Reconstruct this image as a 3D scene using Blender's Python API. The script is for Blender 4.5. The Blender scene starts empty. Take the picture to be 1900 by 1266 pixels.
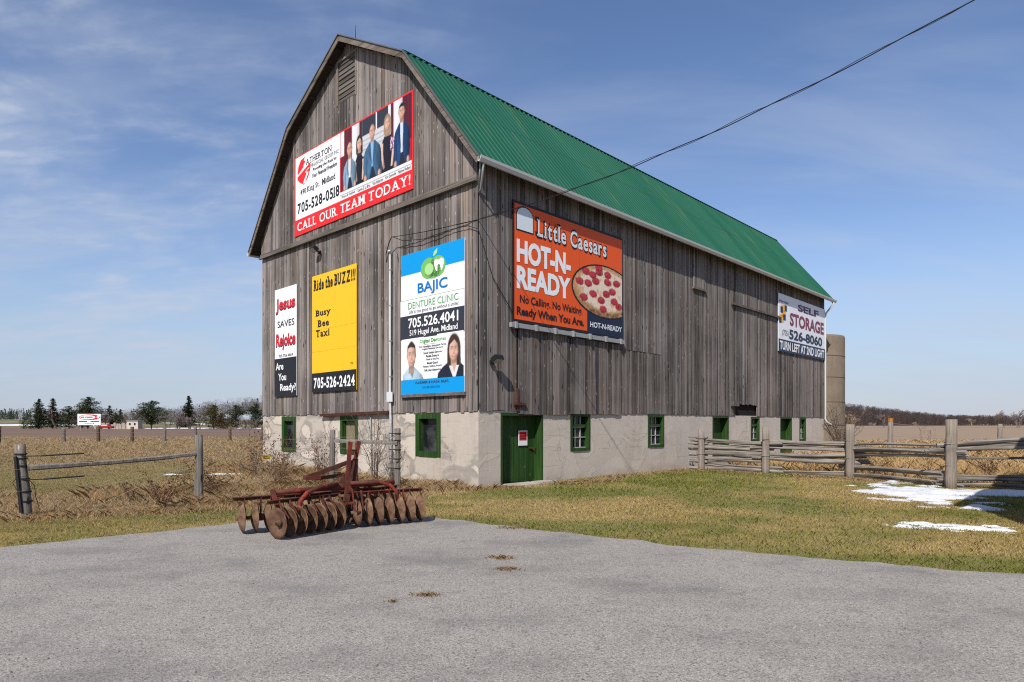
import bpy, bmesh, math, random
import numpy as np
from mathutils import Vector, Matrix
R = math.radians
scene = bpy.context.scene
col = scene.collection
rng = random.Random(7)
nrg = np.random.default_rng(11)

# ------------------------------------------------------------------ camera, sky, sun, exposure
cam_d = bpy.data.cameras.new('camera')
cam_d.sensor_width = 36.0
cam_d.lens = 1200.4 / 1900 * 36
cam_d.shift_y = 0.0805
cam_d.clip_start = 0.1
cam_d.clip_end = 6000
cam = bpy.data.objects.new('camera', cam_d)
cam.location = (0, 0, 1.75)
cam.rotation_euler = (R(90), 0, 0)
col.objects.link(cam)
scene.camera = cam

SUN_EL, SUN_AZ = R(42.5), R(19)          # height; travel direction, turned right of +Y
world = bpy.data.worlds.new('World')
scene.world = world
world.use_nodes = True
wn, wl = world.node_tree.nodes, world.node_tree.links
wn.clear()
w_out = wn.new('ShaderNodeOutputWorld')
w_bg = wn.new('ShaderNodeBackground')
w_bg.inputs['Strength'].default_value = 0.135
sky = wn.new('ShaderNodeTexSky')
sky.sky_type = 'NISHITA'
sky.sun_disc = False
sky.sun_elevation = SUN_EL
sky.sun_rotation = math.pi + SUN_AZ
sky.altitude = 200
sky.air_density = 1.0
sky.dust_density = 0.15
sky.ozone_density = 1.6
tc = wn.new('ShaderNodeTexCoord')
sep = wn.new('ShaderNodeSeparateXYZ')
wl.new(tc.outputs['Generated'], sep.inputs[0])
def wmath(op, a, b=None, c=None, clamp=False):
    n = wn.new('ShaderNodeMath'); n.operation = op; n.use_clamp = clamp
    for i, v in enumerate((a, b, c)):
        if v is None: continue
        if isinstance(v, (int, float)): n.inputs[i].default_value = v
        else: wl.new(v, n.inputs[i])
    return n.outputs[0]
zz = wmath('ADD', wmath('MAXIMUM', sep.outputs[2], 0.0), 0.22)
px = wmath('DIVIDE', sep.outputs[0], zz)
py = wmath('DIVIDE', sep.outputs[1], zz)
def wnoise(sx, sy, rot, scale, detail, rough, dist=0.0, off=0.0):
    cb = wn.new('ShaderNodeCombineXYZ'); wl.new(px, cb.inputs[0]); wl.new(py, cb.inputs[1]); cb.inputs[2].default_value = off
    mp = wn.new('ShaderNodeMapping'); mp.inputs['Rotation'].default_value = (0, 0, R(rot)); mp.inputs['Scale'].default_value = (sx, sy, 1)
    wl.new(cb.outputs[0], mp.inputs[0])
    n = wn.new('ShaderNodeTexNoise'); n.inputs['Scale'].default_value = scale; n.inputs['Detail'].default_value = detail
    n.inputs['Roughness'].default_value = rough; n.inputs['Distortion'].default_value = dist
    wl.new(mp.outputs[0], n.inputs['Vector'])
    return n.outputs['Fac']
def wramp(v, lo, hi):
    n = wn.new('ShaderNodeMapRange'); n.interpolation_type = 'SMOOTHSTEP'
    n.inputs['From Min'].default_value = lo; n.inputs['From Max'].default_value = hi
    wl.new(v, n.inputs['Value'])
    return n.outputs[0]
puffs = wramp(wnoise(1, 1.5, 20, 2.3, 7, 0.6, 0.35), 0.38, 0.74)
ripple = wramp(wnoise(1, 2.2, -28, 6.0, 5, 0.55, 0.5, 3.0), 0.36, 0.72)
left = wramp(sep.outputs[0], 0.12, -0.62)              # the puffy field lies to the west
veil = wramp(wnoise(0.8, 2.6, -32, 1.5, 6, 0.55, 0.4, 7.0), 0.34, 0.80)
f_puff = wmath('MULTIPLY', wmath('MULTIPLY', puffs, left), wmath('ADD', wmath('MULTIPLY', ripple, 0.75), 0.35))
low = wramp(sep.outputs[2], 0.55, 0.02)
f_veil = wmath('MULTIPLY', veil, wmath('ADD', wmath('MULTIPLY', low, 0.30), 0.26))
f_cl = wmath('ADD', wmath('MULTIPLY', f_puff, 0.95), f_veil, clamp=True)
mixw = wn.new('ShaderNodeMix'); mixw.data_type = 'RGBA'
wl.new(f_cl, mixw.inputs['Factor'])
hsv = wn.new('ShaderNodeHueSaturation'); hsv.inputs['Saturation'].default_value = 1.20; hsv.inputs['Value'].default_value = 0.95
tint = wn.new('ShaderNodeMix'); tint.data_type = 'RGBA'; tint.blend_type = 'MULTIPLY'; tint.inputs['Factor'].default_value = 1.0
wl.new(sky.outputs[0], tint.inputs['A']); tint.inputs['B'].default_value = (1.18, 1.02, 1.0, 1)
wl.new(tint.outputs['Result'], hsv.inputs['Color'])
haze_band = wn.new('ShaderNodeMix'); haze_band.data_type = 'RGBA'
wl.new(wmath('MULTIPLY', wramp(sep.outputs[2], 0.30, 0.0), 0.80), haze_band.inputs['Factor'])
wl.new(hsv.outputs[0], haze_band.inputs['A']); haze_band.inputs['B'].default_value = (2.05, 2.90, 4.15, 1)   # pale blue air near the horizon
wl.new(haze_band.outputs['Result'], mixw.inputs['A'])
mixw.inputs['B'].default_value = (3.7, 4.15, 5.05, 1)
wl.new(mixw.outputs['Result'], w_bg.inputs['Color'])
wl.new(w_bg.outputs[0], w_out.inputs[0])

sun_d = bpy.data.lights.new('sun', 'SUN')
sun_d.energy = 4.9
sun_d.angle = R(0.53)
sun_d.color = (1.0, 0.945, 0.87)
sun = bpy.data.objects.new('sun', sun_d)
sdir = Vector((math.sin(SUN_AZ) * math.cos(SUN_EL), math.cos(SUN_AZ) * math.cos(SUN_EL), -math.sin(SUN_EL)))
sun.rotation_euler = sdir.to_track_quat('-Z', 'Y').to_euler()
sun.location = (-10, -30, 40)
col.objects.link(sun)

scene.view_settings.view_transform = 'Standard'
scene.view_settings.look = 'None'
scene.view_settings.gamma = 1
scene.view_settings.use_curve_mapping = False
scene.view_settings.exposure = 0.12
scene.cycles.use_denoising = False
scene.cycles.filter_width = 1.15
scene.cycles.sample_clamp_indirect = 4.0

# ------------------------------------------------------------------ helpers
def link(o, parent=None):
    col.objects.link(o)
    if parent is not None: o.parent = parent
    return o
def tag(o, label=None, cat=None, group=None, kind=None):
    if label: o['label'] = label
    if cat: o['category'] = cat
    if group: o['group'] = group
    if kind: o['kind'] = kind
    return o
def empty(name, loc, rz=0.0):
    o = bpy.data.objects.new(name, None)
    o.empty_display_size = 0.2
    o.location = loc
    o.rotation_euler = (0, 0, rz)
    return link(o)
def copy_tree(o, parent=None):
    c = o.copy(); col.objects.link(c); c.parent = parent
    for ch in list(o.children): copy_tree(ch, c)
    return c

class MB:
    """collects simple shapes into one mesh"""
    def __init__(self): self.v, self.f, self.m = [], [], []
    def add(self, vs, fs, mi=0):
        b = len(self.v)
        self.v += [tuple(p) for p in vs]
        self.f += [tuple(b + i for i in q) for q in fs]
        self.m += [mi] * len(fs)
    def box(self, x0, x1, y0, y1, z0, z1, mi=0):
        self.add([(x0,y0,z0),(x1,y0,z0),(x1,y1,z0),(x0,y1,z0),(x0,y0,z1),(x1,y0,z1),(x1,y1,z1),(x0,y1,z1)],
                 [(0,3,2,1),(4,5,6,7),(0,1,5,4),(1,2,6,5),(2,3,7,6),(3,0,4,7)], mi)
    def quad(self, a, b, c, d, mi=0): self.add([a, b, c, d], [(0,1,2,3)], mi)
    def bar(self, p, q, w, h, up=(0,0,1), mi=0):
        """rectangular bar from p to q, w across, h along up"""
        p, q, up = Vector(p), Vector(q), Vector(up)
        d = (q - p).normalized(); s = d.cross(up).normalized(); t = s.cross(d)
        vs = []
        for e in (p, q):
            for a, b in ((-1,-1),(1,-1),(1,1),(-1,1)): vs.append(e + s*a*w/2 + t*b*h/2)
        self.add(vs, [(0,1,2,3),(7,6,5,4),(0,4,5,1),(1,5,6,2),(2,6,7,3),(3,7,4,0)], mi)
    def tube(self, pts, r, n=8, mi=0, caps=True):
        pts = [Vector(p) for p in pts]; k = len(pts)
        rs = r if isinstance(r, (list, tuple)) else [r] * k
        vs, fs = [], []; prev = None
        for i, p in enumerate(pts):
            d = (pts[min(i+1, k-1)] - pts[max(i-1, 0)]).normalized()
            ref = prev if prev is not None else (Vector((0,0,1)) if abs(d.z) < 0.9 else Vector((1,0,0)))
            s = d.cross(ref).normalized(); t = s.cross(d).normalized(); prev = t
            for j in range(n):
                a = 2*math.pi*j/n
                vs.append(p + (s*math.cos(a) + t*math.sin(a)) * rs[i])
        for i in range(k-1):
            for j in range(n):
                a, b = i*n+j, i*n+(j+1) % n
                fs.append((a, a+n, b+n, b))
        if caps:
            fs.append(tuple(range(n))); fs.append(tuple((k-1)*n + j for j in reversed(range(n))))
        self.add(vs, fs, mi)
    def lathe(self, prof, n=20, axis_o=(0,0,0), ax=(0,0,1), mi=0):
        """prof: (radius, along) pairs revolved about ax"""
        o, ax = Vector(axis_o), Vector(ax).normalized()
        ref = Vector((0,0,1)) if abs(ax.z) < 0.9 else Vector((1,0,0))
        s = ax.cross(ref).normalized(); t = ax.cross(s)
        vs, fs = [], []
        for (r, h) in prof:
            for j in range(n):
                a = 2*math.pi*j/n
                vs.append(o + ax*h + (s*math.cos(a) + t*math.sin(a))*r)
        for i in range(len(prof)-1):
            for j in range(n):
                a, b = i*n+j, i*n+(j+1) % n
                fs.append((a, b, b+n, a+n))
        self.add(vs, fs, mi)
    def build(self, name, mats, parent=None, smooth=False, loc=None):
        me = bpy.data.meshes.new(name)
        me.from_pydata(self.v, [], self.f)
        ms = mats if isinstance(mats, (list, tuple)) else [mats]
        for m in ms: me.materials.append(m)
        if len(ms) > 1: me.polygons.foreach_set('material_index', self.m)
        if smooth: me.polygons.foreach_set('use_smooth', [True] * len(me.polygons))
        me.update()
        bm = bmesh.new(); bm.from_mesh(me); bmesh.ops.recalc_face_normals(bm, faces=bm.faces[:]); bm.to_mesh(me); bm.free()
        o = bpy.data.objects.new(name, me)
        if loc is not None: o.location = loc
        return link(o, parent)

def np_mesh(name, V, k, mat, parent=None, colors=None):
    """V: (n,k,3) separate k-gons, optional (n,3) colour each"""
    V = np.asarray(V, dtype=np.float32); n = V.shape[0]
    me = bpy.data.meshes.new(name)
    me.vertices.add(n*k); me.vertices.foreach_set('co', V.reshape(-1))
    me.loops.add(n*k); me.loops.foreach_set('vertex_index', np.arange(n*k, dtype=np.int32))
    me.polygons.add(n)
    me.polygons.foreach_set('loop_start', np.arange(0, n*k, k, dtype=np.int32))
    me.polygons.foreach_set('loop_total', np.full(n, k, dtype=np.int32))
    if colors is not None:
        at = me.attributes.new('Col', 'FLOAT_COLOR', 'POINT')
        c = np.concatenate([np.asarray(colors, np.float32), np.ones((n, 1), np.float32)], 1)
        at.data.foreach_set('color', np.repeat(c, k, axis=0).reshape(-1))
    me.materials.append(mat)
    me.update(calc_edges=True)
    me.validate()
    o = bpy.data.objects.new(name, me)
    return link(o, parent)

def vnoise(x, y, seed=0):
    x = np.asarray(x, float); y = np.asarray(y, float)
    xi, yi = np.floor(x).astype(int), np.floor(y).astype(int); fx, fy = x-xi, y-yi
    fx, fy = fx*fx*(3-2*fx), fy*fy*(3-2*fy)
    def h(a, b):
        v = np.sin(a*127.1 + b*311.7 + seed*74.7) * 43758.5453
        return v - np.floor(v)
    return (h(xi,yi)*(1-fx)+h(xi+1,yi)*fx)*(1-fy) + (h(xi,yi+1)*(1-fx)+h(xi+1,yi+1)*fx)*fy
def fnoise(x, y, seed=0, o=3):
    s, a, t = 0, 1, 0
    for i in range(o):
        s = s + a*vnoise(x*2**i, y*2**i, seed+i); t += a; a *= 0.5
    return s/t
def in_poly(x, y, P):
    x, y = np.asarray(x), np.asarray(y); r = np.zeros(x.shape, bool)
    for i in range(len(P)):
        (x1, y1), (x2, y2) = P[i], P[i-1]
        c = ((y1 > y) != (y2 > y)) & (x < (x2-x1)*(y-y1)/((y2-y1) if y2 != y1 else 1e-9)+x1)
        r ^= c
    return r

# ------------------------------------------------------------------ materials
class NT:
    def __init__(self, name):
        self.mat = bpy.data.materials.new(name); self.mat.use_nodes = True
        self.n, self.l = self.mat.node_tree.nodes, self.mat.node_tree.links
        self.b = self.n['Principled BSDF']
        self.b.inputs['Specular IOR Level'].default_value = 0.25
        self._tc = None
    def set(self, sock, v):
        if hasattr(v, 'is_linked') or isinstance(v, bpy.types.NodeSocket): self.l.new(v, sock)
        else: sock.default_value = v if not isinstance(v, tuple) or len(v) != 3 or sock.type == 'VECTOR' else (*v, 1)
    def coord(self, kind='Object'):
        if self._tc is None: self._tc = self.n.new('ShaderNodeTexCoord')
        return self._tc.outputs[kind]
    def mapping(self, scale, vec=None, loc=(0,0,0)):
        m = self.n.new('ShaderNodeMapping'); m.inputs['Scale'].default_value = scale
        self.set(m.inputs['Location'], loc)
        self.l.new(vec or self.coord(), m.inputs[0]); return m.outputs[0]
    def noise(self, scale=1, detail=4, rough=0.55, vec=None, dist=0):
        n = self.n.new('ShaderNodeTexNoise'); n.inputs['Scale'].default_value = scale; n.inputs['Detail'].default_value = detail
        n.inputs['Roughness'].default_value = rough; n.inputs['Distortion'].default_value = dist
        self.l.new(vec or self.coord(), n.inputs['Vector']); return n.outputs['Fac']
    def voro(self, scale=1, vec=None, out='Distance', rnd=1.0):
        n = self.n.new('ShaderNodeTexVoronoi'); n.inputs['Scale'].default_value = scale; n.inputs['Randomness'].default_value = rnd
        self.l.new(vec or self.coord(), n.inputs['Vector']); return n.outputs[out]
    def rng(self, v, a, b, c=0.0, d=1.0):
        n = self.n.new('ShaderNodeMapRange'); n.interpolation_type = 'SMOOTHSTEP'
        for k, x in zip(('From Min','From Max','To Min','To Max'), (a, b, c, d)): n.inputs[k].default_value = x
        self.l.new(v, n.inputs['Value']); return n.outputs[0]
    def math(self, op, a, b=0.0, clamp=False):
        n = self.n.new('ShaderNodeMath'); n.operation = op; n.use_clamp = clamp
        self.set(n.inputs[0], a); self.set(n.inputs[1], b); return n.outputs[0]
    def mix(self, f, a, b, mode='MIX'):
        n = self.n.new('ShaderNodeMix'); n.data_type = 'RGBA'; n.blend_type = mode
        self.set(n.inputs['Factor'], f); self.set(n.inputs['A'], a); self.set(n.inputs['B'], b); return n.outputs['Result']
    def ramp(self, v, stops):
        n = self.n.new('ShaderNodeValToRGB'); e = n.color_ramp.elements
        while len(e) < len(stops): e.new(0.5)
        for i, (p, c) in enumerate(stops): e[i].position = p; e[i].color = (*c, 1)
        self.l.new(v, n.inputs[0]); return n.outputs[0]
    def island(self):
        return self.n.new('ShaderNodeNewGeometry').outputs['Random Per Island']
    def bump(self, h, strength=0.3, dist=0.01):
        n = self.n.new('ShaderNodeBump'); n.inputs['Strength'].default_value = strength; n.inputs['Distance'].default_value = dist
        self.l.new(h, n.inputs['Height']); self.l.new(n.outputs[0], self.b.inputs['Normal'])
    def done(self, color, rough=0.8, metal=0.0):
        self.set(self.b.inputs['Base Color'], color); self.set(self.b.inputs['Roughness'], rough)
        self.b.inputs['Metallic'].default_value = metal
        return self.mat

def plain(name, c, rough=0.6, var=0.15, scale=6, metal=0.0, spec=0.25):
    t = NT(name); n = t.noise(scale, 4, 0.6)
    t.b.inputs['Specular IOR Level'].default_value = spec
    d = tuple(x*(1-var) for x in c); e = tuple(min(1, x*(1+var)) for x in c)
    return t.done(t.mix(n, d, e), rough, metal)
_paints = {}
def paint(c, rough=0.45):
    """sign ink: even colour with a little dust"""
    k = (tuple(round(x, 3) for x in c), rough)
    if k not in _paints:
        t = NT('sign_ink'); st = t.noise(1, 4, 0.6, t.mapping((9, 9, 0.7))); bl = t.noise(1.6, 5, 0.6)
        f = t.math('MULTIPLY', t.rng(st, 0.46, 0.78), t.rng(bl, 0.35, 0.7)); lo = tuple(0.80*x+0.012 for x in c)
        _paints[k] = t.done(t.mix(t.math('MULTIPLY', f, 0.85), c, lo), rough)
    return _paints[k]
def srgb(r, g, b):
    f = lambda x: (x/255/12.92 if x/255 <= 0.04045 else ((x/255+0.055)/1.055)**2.4)
    return (f(r), f(g), f(b))

def wood_mat(name, dark, lightc, knots=True, axis='z', fine=26, streak=1.0, rmix=1.0):
    """weathered boards: each loose board its own tone and grain"""
    t = NT(name); isl = t.island()
    sc = {'z': (fine, fine, 0.55), 'x': (0.55, fine, fine), 'y': (fine, 0.55, fine)}[axis]
    off = t.n.new('ShaderNodeCombineXYZ')
    for i in range(3): t.l.new(t.math('MULTIPLY', isl, 37.0 + 11*i), off.inputs[i])
    va = t.n.new('ShaderNodeVectorMath'); va.operation = 'ADD'
    t.l.new(t.coord(), va.inputs[0]); t.l.new(off.outputs[0], va.inputs[1])
    g = t.noise(1, 6, 0.62, t.mapping(sc, va.outputs[0]), 0.6)
    g2 = t.noise(1, 3, 0.5, t.mapping(tuple(x*0.22 for x in sc), va.outputs[0]))
    broad = t.noise(0.35, 4, 0.6)
    val = t.math('ADD', t.math('MULTIPLY', g, 0.62), t.math('MULTIPLY', g2, 0.5))
    val = t.math('ADD', val, t.math('MULTIPLY', t.math('SUBTRACT', isl, 0.5), 0.26*rmix))
    val = t.math('ADD', val, t.math('MULTIPLY', t.math('SUBTRACT', broad, 0.5), 0.55*streak))
    c = t.mix(t.rng(val, 0.26, 0.86), dark, lightc)
    crack = t.noise(1, 4, 0.6, t.mapping(tuple(x*2.3 if x > 1 else x*0.6 for x in sc), va.outputs[0], (7, 3, 2)))
    c = t.mix(t.rng(crack, 0.54, 0.66, 0, 0.88), c, tuple(x*0.6 for x in dark)); c = t.mix(t.rng(crack, 0.40, 0.28, 0, 0.22), c, tuple(min(1, x*1.2) for x in lightc))
    warm = t.mix(t.rng(t.noise(1, 3, 0.5, t.mapping(tuple(x*0.1 for x in sc), va.outputs[0])), 0.45, 0.7), (1, 1, 1), (1.10, 0.97, 0.86))
    c = t.mix(1.0, c, warm, 'MULTIPLY')
    h = g
    if knots:
        ks = {'z': (5.5, 5.5, 1.5), 'x': (1.5, 5.5, 5.5), 'y': (5.5, 1.5, 5.5)}[axis]
        k = t.voro(1, t.mapping(ks, va.outputs[0]))
        c = t.mix(t.rng(k, 0.19, 0.09, 0, 0.85), c, tuple(x*0.55 for x in dark))
        k2 = t.voro(1, t.mapping(tuple(x*1.7 for x in ks), va.outputs[0], (3, 5, 1)))
        c = t.mix(t.rng(k2, 0.15, 0.06, 0, 0.8), c, tuple(min(1, x*1.55) for x in lightc))
        h = t.math('SUBTRACT', g, t.rng(k, 0.16, 0.05, 0, 0.8))
    t.bump(h, 0.55, 0.012)
    return t.done(c, 0.88)

M = {}
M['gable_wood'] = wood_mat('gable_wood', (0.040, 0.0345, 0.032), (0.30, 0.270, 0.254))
M['long_wood'] = wood_mat('long_wood', (0.032, 0.027, 0.025), (0.252, 0.224, 0.210))  # darker copy: its weathering plus the weak grazing sun, put into the tone
M['trim_wood'] = wood_mat('trim_wood', (0.042, 0.036, 0.032), (0.20, 0.178, 0.16), False, 'y')
M['fascia_wood'] = wood_mat('fascia_wood', (0.055, 0.045, 0.038), (0.215, 0.182, 0.152), False, 'y', 12)
M['soffit_wood'] = plain('soffit_wood', (0.045, 0.034, 0.028), 0.9, 0.5, 3)
M['rail_wood'] = wood_mat('rail_wood', (0.060, 0.050, 0.042), (0.34, 0.305, 0.265), False, 'x', 34, 1.8)
M['post_wood'] = wood_mat('post_wood', (0.06, 0.054, 0.048), (0.27, 0.25, 0.225), True, 'z', 30)
M['pale_post_wood'] = wood_mat('pale_post_wood', (0.12, 0.105, 0.09), (0.35, 0.32, 0.285), False, 'z', 30)
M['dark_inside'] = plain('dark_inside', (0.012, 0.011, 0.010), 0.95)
M['white_metal'] = plain('white_metal', (0.52, 0.52, 0.50), 0.4, 0.08, 4)
M['grey_metal'] = plain('grey_metal', (0.27, 0.275, 0.28), 0.45, 0.2, 8)
M['dark_edge'] = plain('dark_edge', (0.10, 0.098, 0.092), 0.6, 0.3, 3)
M['grey_paint'] = plain('grey_paint', (0.40, 0.40, 0.38), 0.5, 0.2, 6)
M['galv_pipe'] = plain('galv_pipe', (0.56, 0.57, 0.58), 0.42, 0.15, 8)
M['black_rubber'] = plain('black_rubber', (0.014, 0.014, 0.015), 0.6)
t = NT('dark_glass'); n = t.noise(2.2, 4, 0.6)
M['glass'] = t.done(t.mix(t.rng(n, 0.45, 0.7), (0.010, 0.012, 0.015), (0.055, 0.058, 0.060)), t.rng(n, 0.4, 0.7, 0.05, 0.35))
M['wire'] = plain('wire', (0.30, 0.29, 0.27), 0.5, 0.2, 4)
M['pale_wire'] = plain('pale_wire', (0.30, 0.27, 0.22), 0.6, 0.2, 4)

t = NT('green_paint'); n = t.noise(5, 5, 0.65); s = t.noise(1, 3, 0.5, t.mapping((14, 14, 0.8)))
c = t.mix(t.rng(s, 0.3, 0.75), (0.012, 0.037, 0.007), (0.030, 0.078, 0.014))
c = t.mix(t.rng(n, 0.66, 0.74), c, (0.16, 0.17, 0.11)); t.bump(s, 0.3, 0.01)
M['green_paint'] = t.done(c, 0.6)

t = NT('roof_metal')
st = t.noise(1, 4, 0.6, t.mapping((0.55, 0.12, 0.12)))
fd = t.noise(1, 5, 0.6, t.mapping((2.5, 0.35, 0.35)))
c = t.mix(st, (0.002, 0.064, 0.028), (0.004, 0.096, 0.045))
c = t.mix(t.rng(fd, 0.56, 0.78, 0, 0.65), c, (0.105, 0.130, 0.045))
sxr = t.n.new('ShaderNodeSeparateXYZ'); t.l.new(t.coord(), sxr.inputs[0])
wnz = t.n.new('ShaderNodeTexWhiteNoise'); wnz.noise_dimensions = '1D'; t.l.new(t.math('FLOOR', t.math('MULTIPLY', sxr.outputs[0], 1/0.94)), wnz.inputs['W'])
c = t.mix(t.math('MULTIPLY', wnz.outputs['Value'], 0.35), c, (0.012, 0.108, 0.062))
lap = t.math('MULTIPLY', t.math('SUBTRACT', 1.0, t.rng(t.math('ABSOLUTE', t.math('SUBTRACT', sxr.outputs[2], 10.9)), 0.015, 0.05)), 0.6); c = t.mix(lap, c, (0.002, 0.045, 0.024))
M['roof_metal'] = t.done(c, t.rng(st, 0.2, 0.8, 0.34, 0.55)); t.b.inputs['Specular IOR Level'].default_value = 0.35

def concrete(name, base, patch, lines=0.45):
    t = NT(name); V = t.coord()
    a = t.noise(1.3, 6, 0.62); b = t.noise(9, 5, 0.6)
    c = t.mix(a, tuple(x*0.84 for x in base), tuple(min(1, x*1.10) for x in base))
    c = t.mix(t.rng(b, 0.3, 0.8, 0, 0.22), c, tuple(x*0.6 for x in base))
    drips = t.noise(1, 4, 0.6, t.mapping((5, 5, 0.35)))
    c = t.mix(t.rng(drips, 0.55, 0.8, 0, 0.30), c, tuple(x*0.62 for x in base))
    pl_ = name == 'plaster'
    p = t.noise(0.62, 3, 0.5, t.mapping((1, 1, 1.25), None, (3.1, 1.7, 0.4) if pl_ else (9.7, 4.2, 6.1)), 1.0)
    body = t.rng(p, 0.555, 0.570); edge = t.math('MULTIPLY', t.rng(p, 0.47, 0.535), t.rng(p, 0.585, 0.555))
    c = t.mix(t.math('MULTIPLY', body, 0.5 if pl_ else 0.12), c, tuple(min(1, x*1.32) for x in base))
    c = t.mix(t.math('MULTIPLY', edge, 0.62 if pl_ else 0.10), c, patch)
    damp = t.math('MULTIPLY', t.rng(t.noise(1, 4, 0.6, t.mapping((0.9, 0.9, 0.28), None, (5, 2, 1))), 0.52, 0.70), t.rng(b, 0.2, 0.7))
    c = t.mix(t.math('MULTIPLY', damp, 0.38 if pl_ else 0.30), c, (0.20, 0.155, 0.115))
    vr = t.n.new('ShaderNodeTexVoronoi'); vr.feature = 'DISTANCE_TO_EDGE'; vr.inputs['Scale'].default_value = 0.42
    wob = t.n.new('ShaderNodeTexNoise'); wob.inputs['Scale'].default_value = 2.2; wob.inputs['Detail'].default_value = 4
    t.l.new(V, wob.inputs['Vector']); wa = t.n.new('ShaderNodeVectorMath'); wa.operation = 'MULTIPLY_ADD'
    t.l.new(wob.outputs['Color'], wa.inputs[0]); wa.inputs[1].default_value = (0.9, 0.9, 0.9); t.l.new(V, wa.inputs[2]); t.l.new(wa.outputs[0], vr.inputs['Vector'])
    crk = t.math('MULTIPLY', t.rng(vr.outputs['Distance'], 0.010, 0.003), t.rng(t.noise(0.5, 2, 0.5), 0.54, 0.60))
    c = t.mix(t.math('MULTIPLY', crk, 0.42 if pl_ else 0.30), c, (0.10, 0.088, 0.075))
    sx = t.n.new('ShaderNodeSeparateXYZ'); t.l.new(V, sx.inputs[0])
    wv = t.math('PINGPONG', sx.outputs[2], lines*0.5)
    ln = t.math('MULTIPLY', t.rng(wv, 0.012, 0.0), t.rng(t.noise(1.1, 3, 0.5), 0.42, 0.6))
    c = t.mix(t.math('MULTIPLY', ln, 0.6), c, tuple(x*0.42 for x in base))
    splash = t.math('MULTIPLY', t.rng(sx.outputs[2], 0.35, 0.0), t.rng(a, 0.3, 0.7))
    c = t.mix(t.math('MULTIPLY', splash, 0.5), c, (0.16, 0.12, 0.075))
    t.bump(t.math('ADD', b, t.math('MULTIPLY', body, 0.7)), 0.35, 0.012)
    return t.done(c, 0.92)
M['plaster'] = concrete('plaster', (0.475, 0.418, 0.355), (0.22, 0.20, 0.178))
M['block'] = concrete('block', (0.53, 0.468, 0.405), (0.26, 0.235, 0.21), 0.46)
t = NT('silo_concrete'); a = t.noise(1.1, 6, 0.65); b = t.noise(1, 4, 0.6, t.mapping((3, 3, 0.4)))
c = t.mix(a, (0.125, 0.098, 0.070), (0.27, 0.215, 0.160)); c = t.mix(t.rng(b, 0.5, 0.75, 0, 0.6), c, (0.10, 0.082, 0.062))
t.bump(t.noise(14, 4, 0.6), 0.5, 0.03)
M['silo_concrete'] = t.done(c, 0.95)

t = NT('rust_mud'); n = t.noise(14, 5, 0.65); b = t.noise(4, 3, 0.5)
c = t.ramp(n, [(0.25, (0.055, 0.028, 0.018)), (0.5, (0.150, 0.080, 0.046)), (0.78, (0.30, 0.190, 0.118))])
c = t.mix(t.rng(b, 0.45, 0.7, 0, 0.7), c, (0.25, 0.160, 0.100)); t.bump(n, 0.6, 0.01)
oi = t.n.new('ShaderNodeObjectInfo'); c = t.mix(t.math('MULTIPLY', oi.outputs['Random'], 0.65), c, t.mix(n, (0.040, 0.020, 0.014), (0.115, 0.055, 0.034)))
M['rust_mud'] = t.done(c, 0.85)
t = NT('red_paint'); n = t.noise(11, 5, 0.65); b = t.noise(3, 3, 0.5)
c = t.mix(t.rng(n, 0.40, 0.58), (0.25, 0.030, 0.015), (0.062, 0.023, 0.016)); c = t.mix(t.rng(b, 0.42, 0.62, 0, 0.85), c, (0.085, 0.027, 0.018))
t.bump(n, 0.4, 0.006)
M['red_paint'] = t.done(c, 0.65)
t = NT('dark_rust'); n = t.noise(13, 5, 0.65)
M['dark_rust'] = t.done(t.ramp(n, [(0.3, (0.030, 0.015, 0.011)), (0.7, (0.13, 0.042, 0.024))]), 0.8)

t = NT('gravel'); V = t.coord()
v1 = t.voro(120, None, 'Color'); sp = t.n.new('ShaderNodeSeparateColor'); t.l.new(v1, sp.inputs[0])
v2 = t.voro(60, None, 'Color'); sp2 = t.n.new('ShaderNodeSeparateColor'); t.l.new(v2, sp2.inputs[0])
big = t.noise(0.55, 5, 0.6, t.mapping((1, 1.5, 1))); mid = t.noise(3.2, 5, 0.65)
c = t.ramp(sp.outputs[0], [(0.0, (0.130, 0.119, 0.105)), (0.20, (0.262, 0.239, 0.210)), (0.78, (0.345, 0.315, 0.278)), (1.0, (0.48, 0.438, 0.385))])
c = t.mix(t.rng(sp2.outputs[1], 0.84, 0.96, 0, 0.5), c, (0.085, 0.080, 0.074))
c = t.mix(t.rng(big, 0.44, 0.70, 0, 0.46), c, (0.115, 0.111, 0.109))
c = t.mix(t.rng(mid, 0.52, 0.78, 0, 0.40), c, (0.105, 0.101, 0.098))
t.bump(t.math('ADD', sp.outputs[1], t.voro(60)), 0.45, 0.006)
M['gravel'] = t.done(c, 0.9)

t = NT('soil'); n1 = t.noise(0.25, 5, 0.6); n2 = t.noise(6, 5, 0.65)
n3 = t.noise(55, 4, 0.7); n4 = t.noise(0.9, 5, 0.65)
c = t.mix(t.rng(n1, 0.35, 0.65), (0.27, 0.20, 0.085), (0.40, 0.295, 0.150)); c = t.mix(t.rng(n4, 0.46, 0.68, 0, 0.6), c, (0.125, 0.130, 0.036)); c = t.mix(t.rng(n3, 0.40, 0.66, 0, 0.75), c, (0.085, 0.065, 0.026)); t.bump(n3, 0.8, 0.03)
M['soil'] = t.done(c, 0.95)
t = NT('stubble'); n1 = t.noise(1, 5, 0.6, t.mapping((0.03, 0.35, 1))); n2 = t.noise(1, 4, 0.6, t.mapping((0.5, 3.5, 1)))
c = t.mix(n1, (0.24, 0.165, 0.105), (0.37, 0.27, 0.175)); c = t.mix(t.rng(n2, 0.4, 0.8, 0, 0.6), c, (0.15, 0.10, 0.062))
M['stubble'] = t.done(c, 0.95)
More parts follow.
